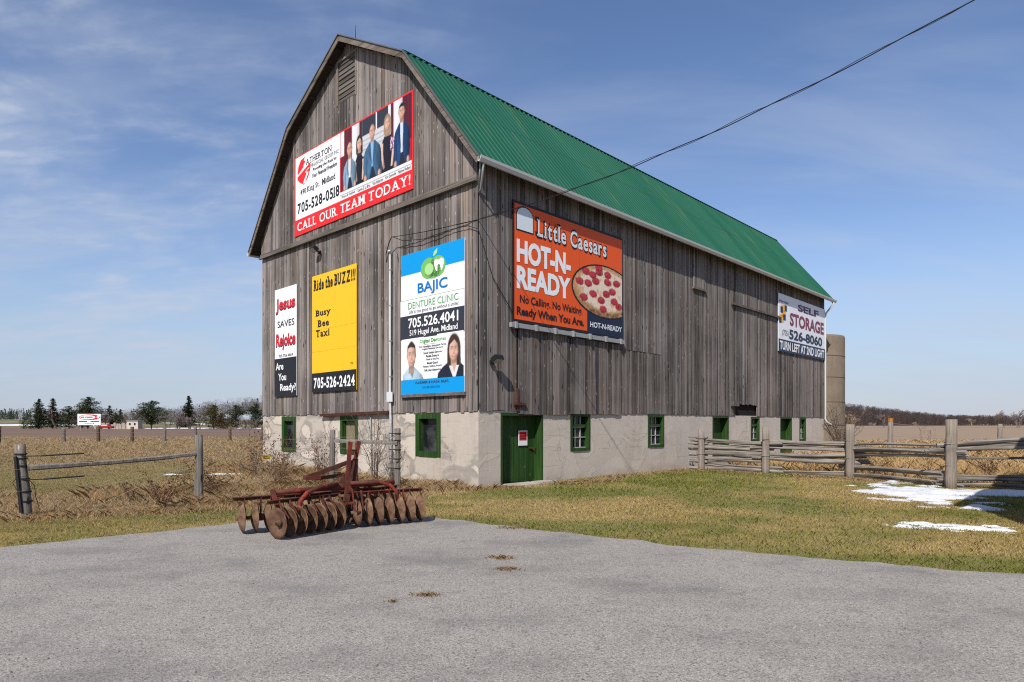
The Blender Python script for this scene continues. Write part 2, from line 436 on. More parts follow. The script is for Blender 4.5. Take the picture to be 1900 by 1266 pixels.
t = NT('ploughed'); n1 = t.noise(1, 6, 0.65, t.mapping((0.02, 0.28, 1))); n2 = t.noise(1, 4, 0.6, t.mapping((0.6, 2.6, 1)))
c = t.mix(t.rng(n1, 0.3, 0.7), (0.125, 0.074, 0.050), (0.250, 0.160, 0.108)); c = t.mix(t.rng(n2, 0.4, 0.75, 0, 0.6), c, (0.085, 0.055, 0.040))
M['ploughed'] = t.done(c, 0.95)
t = NT('far_slope'); n1 = t.noise(1, 4, 0.5, t.mapping((0.012, 0.05, 1)))
c = t.mix(t.rng(t.noise(1, 4, 0.6, t.mapping((0.02, 0.2, 1))), 0.4, 0.6), (0.095, 0.10, 0.035), (0.22, 0.165, 0.085)); c = t.mix(t.rng(n1, 0.60, 0.62), c, (0.75, 0.77, 0.80))
M['far_slope'] = t.done(c, 0.9)
t = NT('snow'); n = t.noise(18, 4, 0.6); g = t.noise(30, 3, 0.6)
c = t.mix(t.rng(g, 0.52, 0.70, 0, 0.6), (0.66, 0.68, 0.71), (0.36, 0.33, 0.27)); t.bump(n, 0.6, 0.03)
M['snow'] = t.done(c, 0.6)
def attr_mat(name, rough=0.8, trans=0.25):
    t = NT(name); a = t.n.new('ShaderNodeAttribute'); a.attribute_name = 'Col'
    t.done(a.outputs['Color'], rough)
    if trans:
        tr = t.n.new('ShaderNodeBsdfTranslucent'); t.l.new(a.outputs['Color'], tr.inputs['Color'])
        mx = t.n.new('ShaderNodeMixShader'); mx.inputs[0].default_value = trans
        t.l.new(t.b.outputs[0], mx.inputs[1]); t.l.new(tr.outputs[0], mx.inputs[2])
        t.l.new(mx.outputs[0], t.n['Material Output'].inputs[0])
    return t.mat
M['blade'] = attr_mat('grass_blade', 0.75, 0.3)
M['leaf'] = attr_mat('leaf', 0.8, 0.2)
M['twig'] = plain('twig', (0.105, 0.070, 0.050), 0.9, 0.4, 3)
M['pale_twig'] = plain('pale_twig', (0.27, 0.205, 0.145), 0.9, 0.3, 3)
M['bark'] = plain('bark', (0.070, 0.055, 0.045), 0.95, 0.4, 5)
M['grey_bark'] = plain('grey_bark', (0.16, 0.13, 0.115), 0.95, 0.3, 5)

# ------------------------------------------------------------------ ground, drive, fields, hills
YAW = 0.7678
CX, CY = -0.904, 17.437
U = Vector((math.sin(YAW), math.cos(YAW), 0)); V_ = Vector((-math.cos(YAW), math.sin(YAW), 0))
BW, BL, HS = 12.84, 26.74, 2.10       # gable width, length, top of the masonry
def barn_xy(a, b): return (CX + U.x*a + V_.x*b, CY + U.y*a + V_.y*b)
BARN = [barn_xy(-0.02, -0.02), barn_xy(BL, -0.02), barn_xy(BL, BW), barn_xy(-0.02, BW)]

mb = MB(); mb.quad((-900, -60, 0), (900, -60, 0), (900, 1600, 0), (-900, 1600, 0))
tag(mb.build('ground', M['soil']), kind='structure')
DRIVE = [(-13.5, 5.2), (-9.6, 7.6), (-7.2, 9.05), (-6.4, 9.72), (-5.6, 10.45), (-4.85, 11.35), (-4.0, 11.85), (-3.0, 12.02), (-1.6, 12.05),
         (-0.6, 11.35), (0.44, 10.56), (2.0, 9.42), (3.58, 8.50), (5.89, 7.45), (9.0, 6.35), (16, 4.6), (22, 3), (22, -40), (-30, -40), (-30, -2)]
def ragged(P, step, amp, seed):
    out = []
    for i in range(len(P)):
        a, b = Vector(P[i]), Vector(P[(i+1) % len(P)]); L = (b-a).length; k = max(1, int(L/step)) if L < 12 else 1
        for j in range(k):
            p = a.lerp(b, j/k); nrm = Vector((-(b-a).y, (b-a).x)).normalized()
            out.append(p + nrm*float((fnoise(p.x*2.2, p.y*2.2, seed, 4)-0.5)*2*amp))
    return out
def flat_poly(name, P, z, m, kind='structure'):
    bm = bmesh.new(); f = bm.faces.new([bm.verts.new((p[0], p[1], z)) for p in P])
    if f.normal.z < 0: f.normal_flip()
    bmesh.ops.triangulate(bm, faces=[f])
    for f in bm.faces:
        f.normal_update()
        if f.normal.z < 0: f.normal_flip()
    me = bpy.data.meshes.new(name); bm.to_mesh(me); bm.free(); me.materials.append(m)
    return tag(link(bpy.data.objects.new(name, me)), kind=kind)
DRV = ragged(DRIVE, 0.07, 0.17, 3)
flat_poly('driveway', DRV, 0.012, M['gravel'])
flat_poly('ploughed_field', [(-400, 76), (-10, 76), (20, 90), (20, 330), (-400, 330)], 0.02, M['ploughed'])
flat_poly('stubble_field', [(16, 50), (60, 42), (620, 42), (620, 490), (22, 490), (21, 90)], 0.024, M['stubble'])

def terrain(name, x0, x1, y0, y1, nx, ny, fz, m):
    xs, ys = np.linspace(x0, x1, nx), np.linspace(y0, y1, ny); X, Y = np.meshgrid(xs, ys); Z = fz(X, Y)
    vs = np.stack([X, Y, Z], -1).reshape(-1, 3).tolist()
    fs = [(j*nx+i, j*nx+i+1, (j+1)*nx+i+1, (j+1)*nx+i) for j in range(ny-1) for i in range(nx-1)]
    me = bpy.data.meshes.new(name); me.from_pydata(vs, [], fs); me.materials.append(m)
    me.polygons.foreach_set('use_smooth', [True]*len(fs))
    return tag(link(bpy.data.objects.new(name, me)), kind='structure')
ss = lambda v, a, b: np.clip((v-a)/(b-a), 0, 1)**2*(3-2*np.clip((v-a)/(b-a), 0, 1))
terrain('distant_slope', -520, -60, 225, 520, 50, 40, lambda X, Y: -0.4 + ss(Y, 225, 420)*4.6*ss(X, -60, -190) + 0.25*np.sin(X*0.05), M['far_slope'])
def hill_z(X, Y):
    t_ = X/np.maximum(Y, 1)
    return -0.5 + ss(Y, 470, 620)*(13.0*ss(t_, 0.72, 0.48) + 0.5)
M['hill_floor'] = plain('hill_floor', (0.055, 0.039, 0.032), 0.95, 0.5, 0.1)
terrain('wooded_hill', 120, 760, 470, 820, 60, 30, hill_z, M['hill_floor'])

# snow drifts: shallow heaps whose thin rims sink under the grass
def snow(name, cx, cy, rx, ry, rot, thick, seed, cut=0.5, fq=1.0):
    n = 90; g = np.linspace(-1.25, 1.25, n); X, Y = np.meshgrid(g, g)
    fall = 1 - np.sqrt(X**2 + Y**2)
    nz = fnoise(X*rx*1.1*fq + seed*7, Y*ry*2.6*fq + seed*3, seed, 4)
    H = thick*np.clip(fall*1.25 + (nz-cut)*3.2, -1, 1) - 0.012
    c, s = math.cos(rot), math.sin(rot)
    vs = np.stack([X*rx*c - Y*ry*s, X*rx*s + Y*ry*c, H], -1).reshape(-1, 3).tolist()
    fs = [(j*n+i, j*n+i+1, (j+1)*n+i+1, (j+1)*n+i) for j in range(n-1) for i in range(n-1)]
    me = bpy.data.meshes.new(name); me.from_pydata(vs, [], fs); me.materials.append(M['snow'])
    me.polygons.foreach_set('use_smooth', [True]*len(fs))
    o = bpy.data.objects.new(name, me); o.location = (cx, cy, 0.0)
    return link(o)

# ------------------------------------------------------------------ barn
barn = tag(empty('barn', (CX, CY, 0), math.pi/2 - YAW),
           'big weathered grey board barn with green metal gambrel roof on a pale masonry base', 'barn')
# local axes: x along the long side, y along the gable (away to the left), z up
OE, OF = 0.425, 0.365
EZ, BKZ, PKZ, BK = 8.73, 12.75, 14.74, 2.82
def roof_z(b):
    b = min(b, BW-b)
    return EZ + (b+OE)*(BKZ-EZ)/(BK+OE) if b < BK else BKZ + (b-BK)*(PKZ-BKZ)/(BW/2-BK)

def masonry(name, length, openings, plane, mat, depth=0.34):
    """front face with real openings and their reveals; plane maps (s, depth, z) to barn space"""
    xs = sorted({0, length, *[o[0] for o in openings], *[o[1] for o in openings]})
    zs = sorted({-0.4, HS, *[o[2] for o in openings], *[o[3] for o in openings]})
    m = MB()
    for i in range(len(xs)-1):
        for j in range(len(zs)-1):
            cx_, cz_ = (xs[i]+xs[i+1])/2, (zs[j]+zs[j+1])/2
            if any(o[0] < cx_ < o[1] and o[2] < cz_ < o[3] for o in openings): continue
            m.quad(plane(xs[i], 0, zs[j]), plane(xs[i+1], 0, zs[j]), plane(xs[i+1], 0, zs[j+1]), plane(xs[i], 0, zs[j+1]))
    for (a, b, z0, z1) in openings:
        for p, q in (((a, z0), (b, z0)), ((b, z0), (b, z1)), ((b, z1), (a, z1)), ((a, z1), (a, z0))):
            m.quad(plane(p[0], 0, p[1]), plane(q[0], 0, q[1]), plane(q[0], depth, q[1]), plane(p[0], depth, p[1]))
    return m.build(name, mat, barn)
PG = lambda s, d, z: (d, s, z)          # gable wall: s along y, depth inward along x
PL = lambda s, d, z: (s, d, z)          # long wall
G_OPEN = [(1.58, 2.74, 0.78, 2.06), (5.86, 6.95, 0.72, 1.99), (10.08, 11.20, 0.67, 2.02)]
L_OPEN = [(0.84, 2.62, 0.0, 2.05), (3.93, 4.94, 0.88, 2.07), (8.40, 9.50, 0.88, 2.08), (13.37, 14.86, 0.30, 2.06),
          (17.10, 18.04, 0.93, 2.06), (20.52, 22.02, 0.20, 2.06), (23.06, 23.96, 0.83, 2.06)]
masonry('gable_foundation', BW, G_OPEN, PG, M['plaster'])
masonry('side_foundation', BL, L_OPEN, PL, M['block'])
m = MB()
m.quad((BL, 0, -0.4), (BL, BW, -0.4), (BL, BW, HS), (BL, 0, HS)); m.quad((BL, BW, -0.4), (0, BW, -0.4), (0, BW, HS), (BL, BW, HS))
m.build('rear_foundation', M['block'], barn)
m = MB()                                 # near-black boxes paint in the shade behind the openings and board gaps
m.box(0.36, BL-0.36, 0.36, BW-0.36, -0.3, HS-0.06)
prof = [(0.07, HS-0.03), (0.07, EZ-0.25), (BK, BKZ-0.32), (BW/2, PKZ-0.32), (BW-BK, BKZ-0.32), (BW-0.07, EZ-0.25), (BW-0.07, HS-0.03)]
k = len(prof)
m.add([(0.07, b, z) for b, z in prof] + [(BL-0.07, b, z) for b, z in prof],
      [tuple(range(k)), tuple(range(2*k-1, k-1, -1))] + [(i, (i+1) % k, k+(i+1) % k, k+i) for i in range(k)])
m.build('dark_backing', M['dark_inside'], barn)

def boards(m, s0, s1, zlo, zhi, plane, wmin, wmax, lo_jit, out=0.0, seed=1, cuts=(), gap=(0.006, 0.022), tk=0.026):
    r = random.Random(seed); s = s0; cuts = sorted(cuts)
    while s < s1 - 0.02:
        e = min(s + r.uniform(wmin, wmax), s1)
        for c in cuts:
            if s + 0.02 < c < e - 0.001: e = c; break
        if s1 - e < 0.06: e = s1
        g = r.uniform(*gap) if r.random() < 0.85 else r.uniform(0.022, 0.045)
        d0 = out + r.uniform(0, 0.014); a, b = s + g/2, e - g/2
        tl = r.uniform(-0.004, 0.004)
        la, lb = zlo(a) + r.uniform(-lo_jit, lo_jit*0.4), 0
        lb = zlo(b) + (la - zlo(a)) + r.uniform(-0.008, 0.008)
        ha, hb = zhi(a), zhi(b)
        F = [plane(a, -d0-tk+tl, la), plane(b, -d0-tk-tl, lb), plane(b, -d0-tk-tl, hb), plane(a, -d0-tk+tl, ha)]
        K = [plane(a, -d0, la), plane(b, -d0, lb), plane(b, -d0, hb), plane(a, -d0, ha)]
        m.add(F + K, [(0,1,2,3), (0,4,5,1), (1,5,6,2), (3,2,6,7), (0,3,7,4)])
        s = e
TR = 8.40                                # trim across the gable
top_g = lambda b: roof_z(b) - 0.14
m = MB(); boards(m, 0.0, BW, lambda s: HS - 0.02, lambda s: TR, PG, 0.12, 0.24, 0.035, seed=5)
m.build('gable_siding', M['gable_wood'], barn)
m = MB()
LV = (5.89, 7.03)                        # louvred opening under the peak
boards(m, -0.02, LV[0], lambda s: TR+0.02, top_g, PG, 0.13, 0.25, 0.01, 0.03, 8, (BK,))
boards(m, LV[0], LV[1], lambda s: TR+0.02, lambda s: 12.70, PG, 0.13, 0.25, 0.01, 0.03, 18)
boards(m, LV[0], BW/2, lambda s: 14.16, top_g, PG, 0.13, 0.25, 0.01, 0.03, 28)
boards(m, BW/2, LV[1], lambda s: 14.16, top_g, PG, 0.13, 0.25, 0.01, 0.03, 29)
boards(m, LV[1], BW+0.02, lambda s: TR+0.02, top_g, PG, 0.13, 0.25, 0.01, 0.03, 38, (BW-BK,))
m.build('upper_gable_siding', M['gable_wood'], barn)
m = MB()
for i in range(9):
    z = 12.72 + i*0.16
    m.add([PG(LV[0]+.03, -0.050, z), PG(LV[1]-.03, -0.050, z), PG(LV[1]-.03, -0.012, z+0.20), PG(LV[0]+.03, -0.012, z+0.20),
           PG(LV[0]+.03, -0.030, z), PG(LV[1]-.03, -0.030, z), PG(LV[1]-.03, 0.008, z+0.20), PG(LV[0]+.03, 0.008, z+0.20)],
          [(0,1,2,3), (7,6,5,4), (0,4,5,1), (3,2,6,7), (0,3,7,4), (1,5,6,2)])
lv = m.build('louvre', M['trim_wood'], barn)
m = MB()
for a, b in ((LV[0]-.05, LV[0]+.03), (LV[1]-.03, LV[1]+.05)): m.box(-0.085, -0.02, a, b, 12.66, 14.2)
m.box(-0.083, -0.02, LV[0]+.03, LV[1]-.03, 14.12, 14.2)
m.build('louvre_frame', M['gable_wood'], lv)
m = MB()                                 # trim with a drip board under it
m.bar(PG(-0.03, -0.085, TR-0.04), PG(BW+0.03, -0.085, TR+0.10), 0.06, 0.17); m.bar(PG(-0.03, -0.13, TR-0.13), PG(BW+0.03, -0.13, TR+0.01), 0.09, 0.035)
m.build('gable_trim', M['trim_wood'], barn)

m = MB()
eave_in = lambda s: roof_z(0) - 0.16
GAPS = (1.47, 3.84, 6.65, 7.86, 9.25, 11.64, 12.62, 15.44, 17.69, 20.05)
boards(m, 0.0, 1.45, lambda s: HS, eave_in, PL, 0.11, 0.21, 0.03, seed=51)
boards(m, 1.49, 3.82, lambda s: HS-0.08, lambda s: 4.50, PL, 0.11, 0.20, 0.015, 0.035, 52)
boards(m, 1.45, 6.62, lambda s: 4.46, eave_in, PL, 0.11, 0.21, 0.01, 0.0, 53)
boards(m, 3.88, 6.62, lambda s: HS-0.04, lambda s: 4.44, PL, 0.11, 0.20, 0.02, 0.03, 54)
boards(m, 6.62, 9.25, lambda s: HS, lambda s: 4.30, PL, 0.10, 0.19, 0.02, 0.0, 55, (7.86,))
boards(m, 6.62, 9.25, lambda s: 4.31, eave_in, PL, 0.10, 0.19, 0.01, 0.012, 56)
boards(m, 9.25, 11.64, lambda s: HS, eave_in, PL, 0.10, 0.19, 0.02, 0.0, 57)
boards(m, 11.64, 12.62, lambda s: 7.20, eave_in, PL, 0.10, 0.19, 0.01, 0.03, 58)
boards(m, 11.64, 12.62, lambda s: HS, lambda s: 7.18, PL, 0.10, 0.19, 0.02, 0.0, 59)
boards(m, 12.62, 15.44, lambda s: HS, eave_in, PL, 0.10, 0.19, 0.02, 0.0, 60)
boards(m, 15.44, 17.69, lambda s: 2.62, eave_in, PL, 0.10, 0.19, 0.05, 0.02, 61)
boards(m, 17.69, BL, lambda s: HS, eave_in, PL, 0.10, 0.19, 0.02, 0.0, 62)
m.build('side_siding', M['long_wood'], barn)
m = MB()
boards(m, 0.0, BW, lambda s: HS, lambda s: roof_z(s)-0.14, lambda s, d, z: (BL-d, s, z), 0.18, 0.26, 0.02, seed=70, cuts=(BK, BW/2, BW-BK))
boards(m, 0.0, BL, lambda s: HS, eave_in, lambda s, d, z: (s, BW-d, z), 0.18, 0.26, 0.02, seed=71)
m.build('rear_siding', M['gable_wood'], barn)
m = MB(); m.bar(PL(1.12, -0.12, 4.53), PL(6.68, -0.12, 4.53), 0.10, 0.13)
for i in range(7): m.box(1.25+i*0.86, 1.33+i*0.86, -0.21, -0.05, 4.44, 4.62)
m.build('door_track', M['grey_metal'], barn)
m = MB(); m.bar(PL(15.0, -0.10, 6.98), PL(20.1, -0.10, 6.98), 0.09, 0.10); m.build('door_track', M['trim_wood'], barn)
m = MB(); m.box(14.98, 15.5, -0.19, -0.05, 2.50, 2.70); m.build('bracket_board', M['trim_wood'], barn)
m = MB(); m.box(11.58, 12.68, -0.13, -0.02, 7.12, 7.20); m.build('hatch_sill', M['trim_wood'], barn)
m = MB(); m.bar(PL(1.30, -0.10, 2.30), PL(1.75, -0.10, 2.30), 0.07, 0.07); m.box(1.44, 1.52, -0.09, -0.03, 2.1, 2.75)
m.build('door_latch', M['dark_rust'], barn)

# roof
def ribbed(m, p_lo, p_hi, x0, x1, pitch=0.235, rib=0.022):
    lo, hi = Vector((0, *p_lo)), Vector((0, *p_hi)); d = (hi-lo).normalized(); nrm = Vector((0, -d.z, d.y)) if d.y > 0 else Vector((0, d.z, -d.y))
    if nrm.z < 0: nrm = -nrm
    xs = []; x = x0
    while x < x1 - 0.01:
        xs += [(x, 0), (x+pitch*0.70, 0), (x+pitch*0.80, rib), (x+pitch*0.90, rib)]; x += pitch
    xs.append((min(x, x1), 0)); xs = [(min(a, x1), h) for a, h in xs]; n = len(xs)
    vs = []
    for (a, h) in xs: vs += [Vector((a, 0, 0)) + lo + nrm*h, Vector((a, 0, 0)) + hi + nrm*h]
    m.add(vs, [(2*i, 2*i+2, 2*i+3, 2*i+1) for i in range(n-1)])
P = [(-OE, EZ), (BK, BKZ), (BW/2, PKZ), (BW-BK, BKZ), (BW+OE, EZ)]
m = MB()
for i in range(4):
    a, b = (P[i], P[i+1]) if i < 2 else (P[i+1], P[i])
    ribbed(m, a, b, -OF-0.02, BL+OF+0.02)
roof = m.build('roof', M['roof_metal'], barn)
m = MB()                                 # boarded deck and its underside
for i in range(4):
    (b0, z0), (b1, z1) = P[i], P[i+1]
    for x0, x1 in ((-OF, BL+OF),):
        m.add([(x0,b0,z0-0.02),(x1,b0,z0-0.02),(x1,b1,z1-0.02),(x0,b1,z1-0.02),(x0,b0,z0-0.10),(x1,b0,z0-0.10),(x1,b1,z1-0.10),(x0,b1,z1-0.10)],
              [(0,1,2,3),(7,6,5,4),(0,4,5,1),(3,2,6,7),(0,3,7,4),(1,5,6,2)])
for i in range(4):                       # rafters' lookouts seen below the overhang
    (b0, z0), (b1, z1) = P[i], P[i+1]; L = math.hypot(b1-b0, z1-z0); q = int(L/0.62)
    for j in range(q):
        t_ = (j+0.5)/q; b_, z_ = b0+(b1-b0)*t_, z0+(z1-z0)*t_
        m.bar((-OF+0.04, b_, z_-0.145), (0.0, b_, z_-0.145), 0.08, 0.08)
m.build('roof_deck', M['soffit_wood'], roof)
for x in (-OF-0.025, BL+OF+0.025):
    for i in range(4):
        (b0, z0), (b1, z1) = P[i], P[i+1]
        m = MB(); m.bar((x, b0, z0-0.115), (x, b1, z1-0.115), 0.035, 0.17, (0, -(z1-z0), b1-b0)); m.build('rake_board', M['fascia_wood'], roof)
m = MB()
for i in range(4):                       # thin metal edge over the rake
    (b0, z0), (b1, z1) = P[i], P[i+1]
    m.bar((-OF-0.035, b0, z0+0.0), (-OF-0.035, b1, z1+0.0), 0.075, 0.03, (0, -(z1-z0), b1-b0))
m.build('rake_edge', M['dark_edge'], roof)
m = MB(); m.bar((1.6, BW/2, PKZ-0.02), (BL+OF, BW/2, PKZ-.02), 0.3, 0.03); m.bar((-OF-.03, BK, BKZ+0.035), (BL+OF+.03, BK, BKZ+0.035), 0.16, 0.025, (0, -0.5, 0.8))
m.build('ridge_cap', M['roof_metal'], roof)
m = MB(); m.tube([(0.25, BW/2, PKZ), (0.27, BW/2, PKZ+0.62)], [0.014, 0.006], 6); m.lathe([(0.0, .0), (.05, .03), (0, .06)], 8, (0.25, BW/2, PKZ+.02))
m.build('lightning_rod', M['black_rubber'], barn)
def gutter(sign):
    y0 = -OE if sign < 0 else BW + OE
    m = MB(); sec = [(0.0, 0.03), (0.0, -0.10), (0.07*sign, -0.11), (0.12*sign, -0.03), (0.135*sign, 0.035), (0.120*sign, 0.035), (0.10*sign, -0.02), (0.06*sign, -0.085), (0.015*sign, -0.08), (0.012*sign, 0.03)]
    k = len(sec)
    m.add([(-OF-0.06, y0+a, EZ-0.05+z) for a, z in sec] + [(BL+OF+0.12, y0+a, EZ-0.05+z) for a, z in sec],
          [(i, (i+1) % k, k+(i+1) % k, k+i) for i in range(k)] + [tuple(range(k)), tuple(range(2*k-1, k-1, -1))])
    g = m.build('gutter', M['white_metal'], barn)
    return g
g = gutter(-1); gutter(1)
m = MB()
m.tube([(BL+0.12, -OE-0.06, EZ-0.14), (BL+0.10, -OE-0.04, EZ-0.30), (BL-0.02, -0.13, EZ-0.75), (BL-0.04, -0.10, EZ-1.0), (BL-0.04, -0.10, 5.0), (BL-0.04, -0.10, 2.0), (BL+0.02, -0.14, 1.85), (BL+0.50, -0.50, 1.52)], 0.052, 8)
m.build('downspout', M['white_metal'], barn, True)
m = MB(); m.tube([(-OF+.1, -OE-.05, EZ-.14), (-OF+0.12, -OE, EZ-0.4), (-0.06, -0.16, EZ-0.72), (-0.04, -.06, EZ-.78)], 0.03, 6); m.bar((-OF+.05, -OE+.02, EZ-.1), (-.05, -.06, EZ-.75), .04, .05)
m.build('gutter_bracket', M['grey_metal'], barn, True)

# windows and doors in the masonry
def window(plane, a, b, z0, z1, muntin, dep=0.10, fr=0.10, sag=0.0, pane=None):
    m = MB()
    def bx(s0, s1, d0, d1, q0, q1):
        c = [plane(s, d, z) for s in (s0, s1) for d in (d0, d1) for z in (q0, q1)]
        m.add(c, [(0,1,3,2), (4,6,7,5), (0,4,5,1), (2,3,7,6), (0,2,6,4), (1,5,7,3)])
    bx(a, a+fr, -0.02, dep+0.12, z0, z1); bx(b-fr, b, -0.02, dep+0.12, z0, z1)
    bx(a+fr, b-fr, -0.02, dep+0.12, z1-fr, z1); bx(a+fr, b-fr, -0.035, dep+0.12, z0, z0+fr*0.9)
    if muntin: bx(a+fr, b-fr, dep-0.05, dep+0.02, z0+(z1-z0)*0.645, z0+(z1-z0)*0.645+0.07)
    w = m.build('window', M['green_paint'], barn)
    m = MB(); m.quad(plane(a+fr, dep+0.04, z0+fr*.9), plane(b-fr, dep+0.04, z0+fr*.9), plane(b-fr, dep+0.04, z1-fr), plane(a+fr, dep+0.04, z1-fr))
    m.build('pane', pane or M['glass'], w)
    if muntin:
        m = MB(); zm = z0+(z1-z0)*0.645
        for t_ in (1/3, 2/3):
            s = a+fr+(b-a-2*fr)*t_; bx(s-.009, s+.009, dep, dep+.035, z0+fr*.9, zm); bx(s-.009, s+.009, dep, dep+.035, zm+.07, z1-fr)
        zq = z0+fr*.9+(zm-z0-fr*.9)*0.5
        bx(a+fr, b-fr, dep-.004, dep+.03, zq-.012, zq+.012); bx(a+fr, b-fr, dep-.004, dep+.03, zm-.03, zm); bx(a+fr, b-fr, dep-.004, dep+.03, z0+fr*.9, z0+fr*.9+.025)
        m.build('muntin', M['grey_paint'], w)
    return w
M['boarded'] = plain('boarded', (0.20, 0.165, 0.105), 0.85, 0.25, 5)
window(PG, *G_OPEN[0], False, 0.12, 0.17)
window(PG, *G_OPEN[1], False, 0.10, 0.15, pane=M['boarded'])
window(PG, *G_OPEN[2], False, 0.10, 0.18)
for i in (1, 2, 4, 6): window(PL, *L_OPEN[i], True, 0.10, 0.10)
def door(a, b, z1, z0, leaf_d, reveal):
    m = MB(); m.box(a, a+0.07, -0.012, 0.33, z0, z1); m.box(b-0.07, b, -0.012, 0.33, z0, z1); m.box(a+.07, b-.07, -0.012, 0.33, z1-0.08, z1)
    f = m.build('door_frame', M['green_paint'], barn)
    m = MB(); s = a+0.07
    while s < b-0.08:
        e = min(s+0.24, b-0.07); m.box(s+.004, e-.004, leaf_d, leaf_d+0.04, z0+0.02, z1-0.08); s = e
    d = m.build('door', M['green_paint'], f)
    return d
d1 = door(0.84, 2.62, 2.05, 0.02, 0.27, 0.34)
m = MB(); m.bar((2.28, 0.25, 1.02), (2.56, 0.19, 1.02), 0.03, 0.035); m.tube([(2.47, .22, .98), (2.47, .17, 0.95), (2.47, .22, .90)], .012, 6)
m.build('hasp', M['dark_rust'], d1)
m = MB(); m.box(0.95, 2.05, -0.60, 0.05, -0.05, 0.05); m.build('doorstep', M['block'], barn)
m = MB(); m.box(2.1, 2.75, -0.45, -0.01, -0.05, 0.06); m.build('doorstep', M['block'], barn)
door(13.37, 14.86, 2.06, 0.30, 0.28, 0.34); door(20.52, 22.02, 2.06, 0.20, 0.28, 0.34)
m = MB(); m.box(-0.16, -0.012, 3.94, 8.08, 0, 0.09)
o = m.build('steel_lintel', plain('rusty_steel', (0.065, 0.022, 0.016), 0.7, 0.3, 5), barn); o.location = (0, 0, 2.0); o.rotation_euler = (R(-0.9), 0, 0); o.location.z = 2.12

# things fixed to the barn
def to_world(a, b, z): x, y = barn_xy(a, b); return (x, y, z)
def flood(name_label, a, b, z, rz, tilt):
    e = tag(empty('flood_light', to_world(a, b, z), rz), name_label, 'flood light')
    m = MB(); m.box(-.06, .06, -.05, 0, -.06, .06); m.tube([(0, -.03, 0), (0, -.16, .05)], .018, 6); m.build('bracket', M['black_rubber'], e)
    m = MB(); m.box(-.15, .15, -.07, .07, -.10, .10); h = m.build('lamp_head', M['black_rubber'], e); h.location = (0, -.24, .08); h.rotation_euler = (tilt, 0, 0)
    m = MB(); m.box(-.13, .13, -.078, -.071, -.085, .085); m.build('lens', plain('lamp_lens', (.35, .36, .34), .2), h)
    return e
flood('small dark flood light under the board trim on the gable above the yellow sign', -0.06, 8.20, 7.85, -YAW, R(55))
flood('small dark flood light low on the side wall above the green door', 0.42, -0.06, 3.42, math.pi/2-YAW, R(60))
cd = tag(empty('electrical_conduit', to_world(-0.12, 3.84, 0)), 'thin grey electrical conduit running up the gable beside the blue and white clinic sign', 'conduit')
def bw(pts): return [Vector(to_world(*p)) - Vector(to_world(-0.12, 3.84, 0)) for p in pts]
m = MB(); m.tube(bw([(-.12, 3.84, 0.0), (-.12, 3.86, 2.2), (-.13, 3.86, 2.45), (-.13, 3.86, 7.0), (-.15, 3.84, 7.10), (-.22, 3.82, 7.05)]), .035, 8); m.build('pipe', M['galv_pipe'], cd, True)
m = MB(); q = bw([(-.14, 3.86, 2.55)])[0]; m.box(q.x-.09, q.x+.09, q.y-.07, q.y+.07, 2.42, 2.72); m.build('junction_box', M['galv_pipe'], cd)
for z in (3.2, 4.3, 5.4, 6.5):
    m = MB(); q = bw([(-.12, 3.86, z)])[0]; m.tube([(q.x, q.y, z-.02), (q.x, q.y, z+.02)], .05, 8); m.build('clamp', M['grey_metal'], cd)
m = MB(); m.tube(bw([(-.05, 5.05, 2.0), (-.06, 5.0, 1.0), (-.06, 4.95, 0.0)]), .018, 6)
o = m.build('thin_pipe', M['grey_metal'], cd, True)

# cables
def cable_pts(p, q, sag, n=40, wob=0.0, seed=0):
    p, q = Vector(p), Vector(q); r = random.Random(seed); out = []
    for i in range(n+1):
        t_ = i/n; v = p.lerp(q, t_); v.z -= sag*4*t_*(1-t_) - wob*math.sin(t_*55+seed)*math.sin(math.pi*t_); out.append(v)
    return out
A_ = to_world(-0.30, 3.55, 7.42); POLE = (11.0, 7.4, 10.0)
m = MB(); m.tube(cable_pts(A_, POLE, 1.10, 90, 0.014), 0.010, 6); m.tube(cable_pts(A_, POLE, 1.095, 90, 0.030, 2), 0.006, 5)
tag(m.build('power_cable', M['black_rubber'], None, True), 'twisted black overhead power cable crossing the sky to the barn gable', 'cable')
m = MB()
m.tube([Vector(to_world(*p)) for p in ((-.30, 3.55, 7.42), (-.25, 3.75, 7.3), (-.2, 3.98, 7.0), (-.16, 4.0, 6.75), (-.2, 3.85, 7.02))], .016, 5)
m.tube([Vector(to_world(*p)) for p in ((-.30, 3.5, 7.42), (-.2, 3.1, 7.24), (-.15, 2.2, 7.12), (-.12, 1.0, 7.16), (-.10, 0.3, 7.12), (-.10, -.10, 6.95), (.45, -.09, 5.75), (1.22, -.09, 4.9))], .011, 5)
tag(m.build('service_wire', M['black_rubber'], None, True), 'loose black wires looping from the conduit top along the gable round the corner', 'wire')
pl = tag(empty('utility_pole', (11.0, 7.35, 0)), 'round wooden utility pole right of the drive holding the power cable', 'utility pole')
m = MB(); m.tube([(0, 0, -0.2), (0, 0, 5), (0, 0, 10.4)], [.16, .14, .11], 12); m.build('pole', M['post_wood'], pl, True)
m = MB(); m.bar((-.9, 0, 9.95), (.9, 0, 9.95), .1, .12); m.build('crossarm', M['post_wood'], pl)

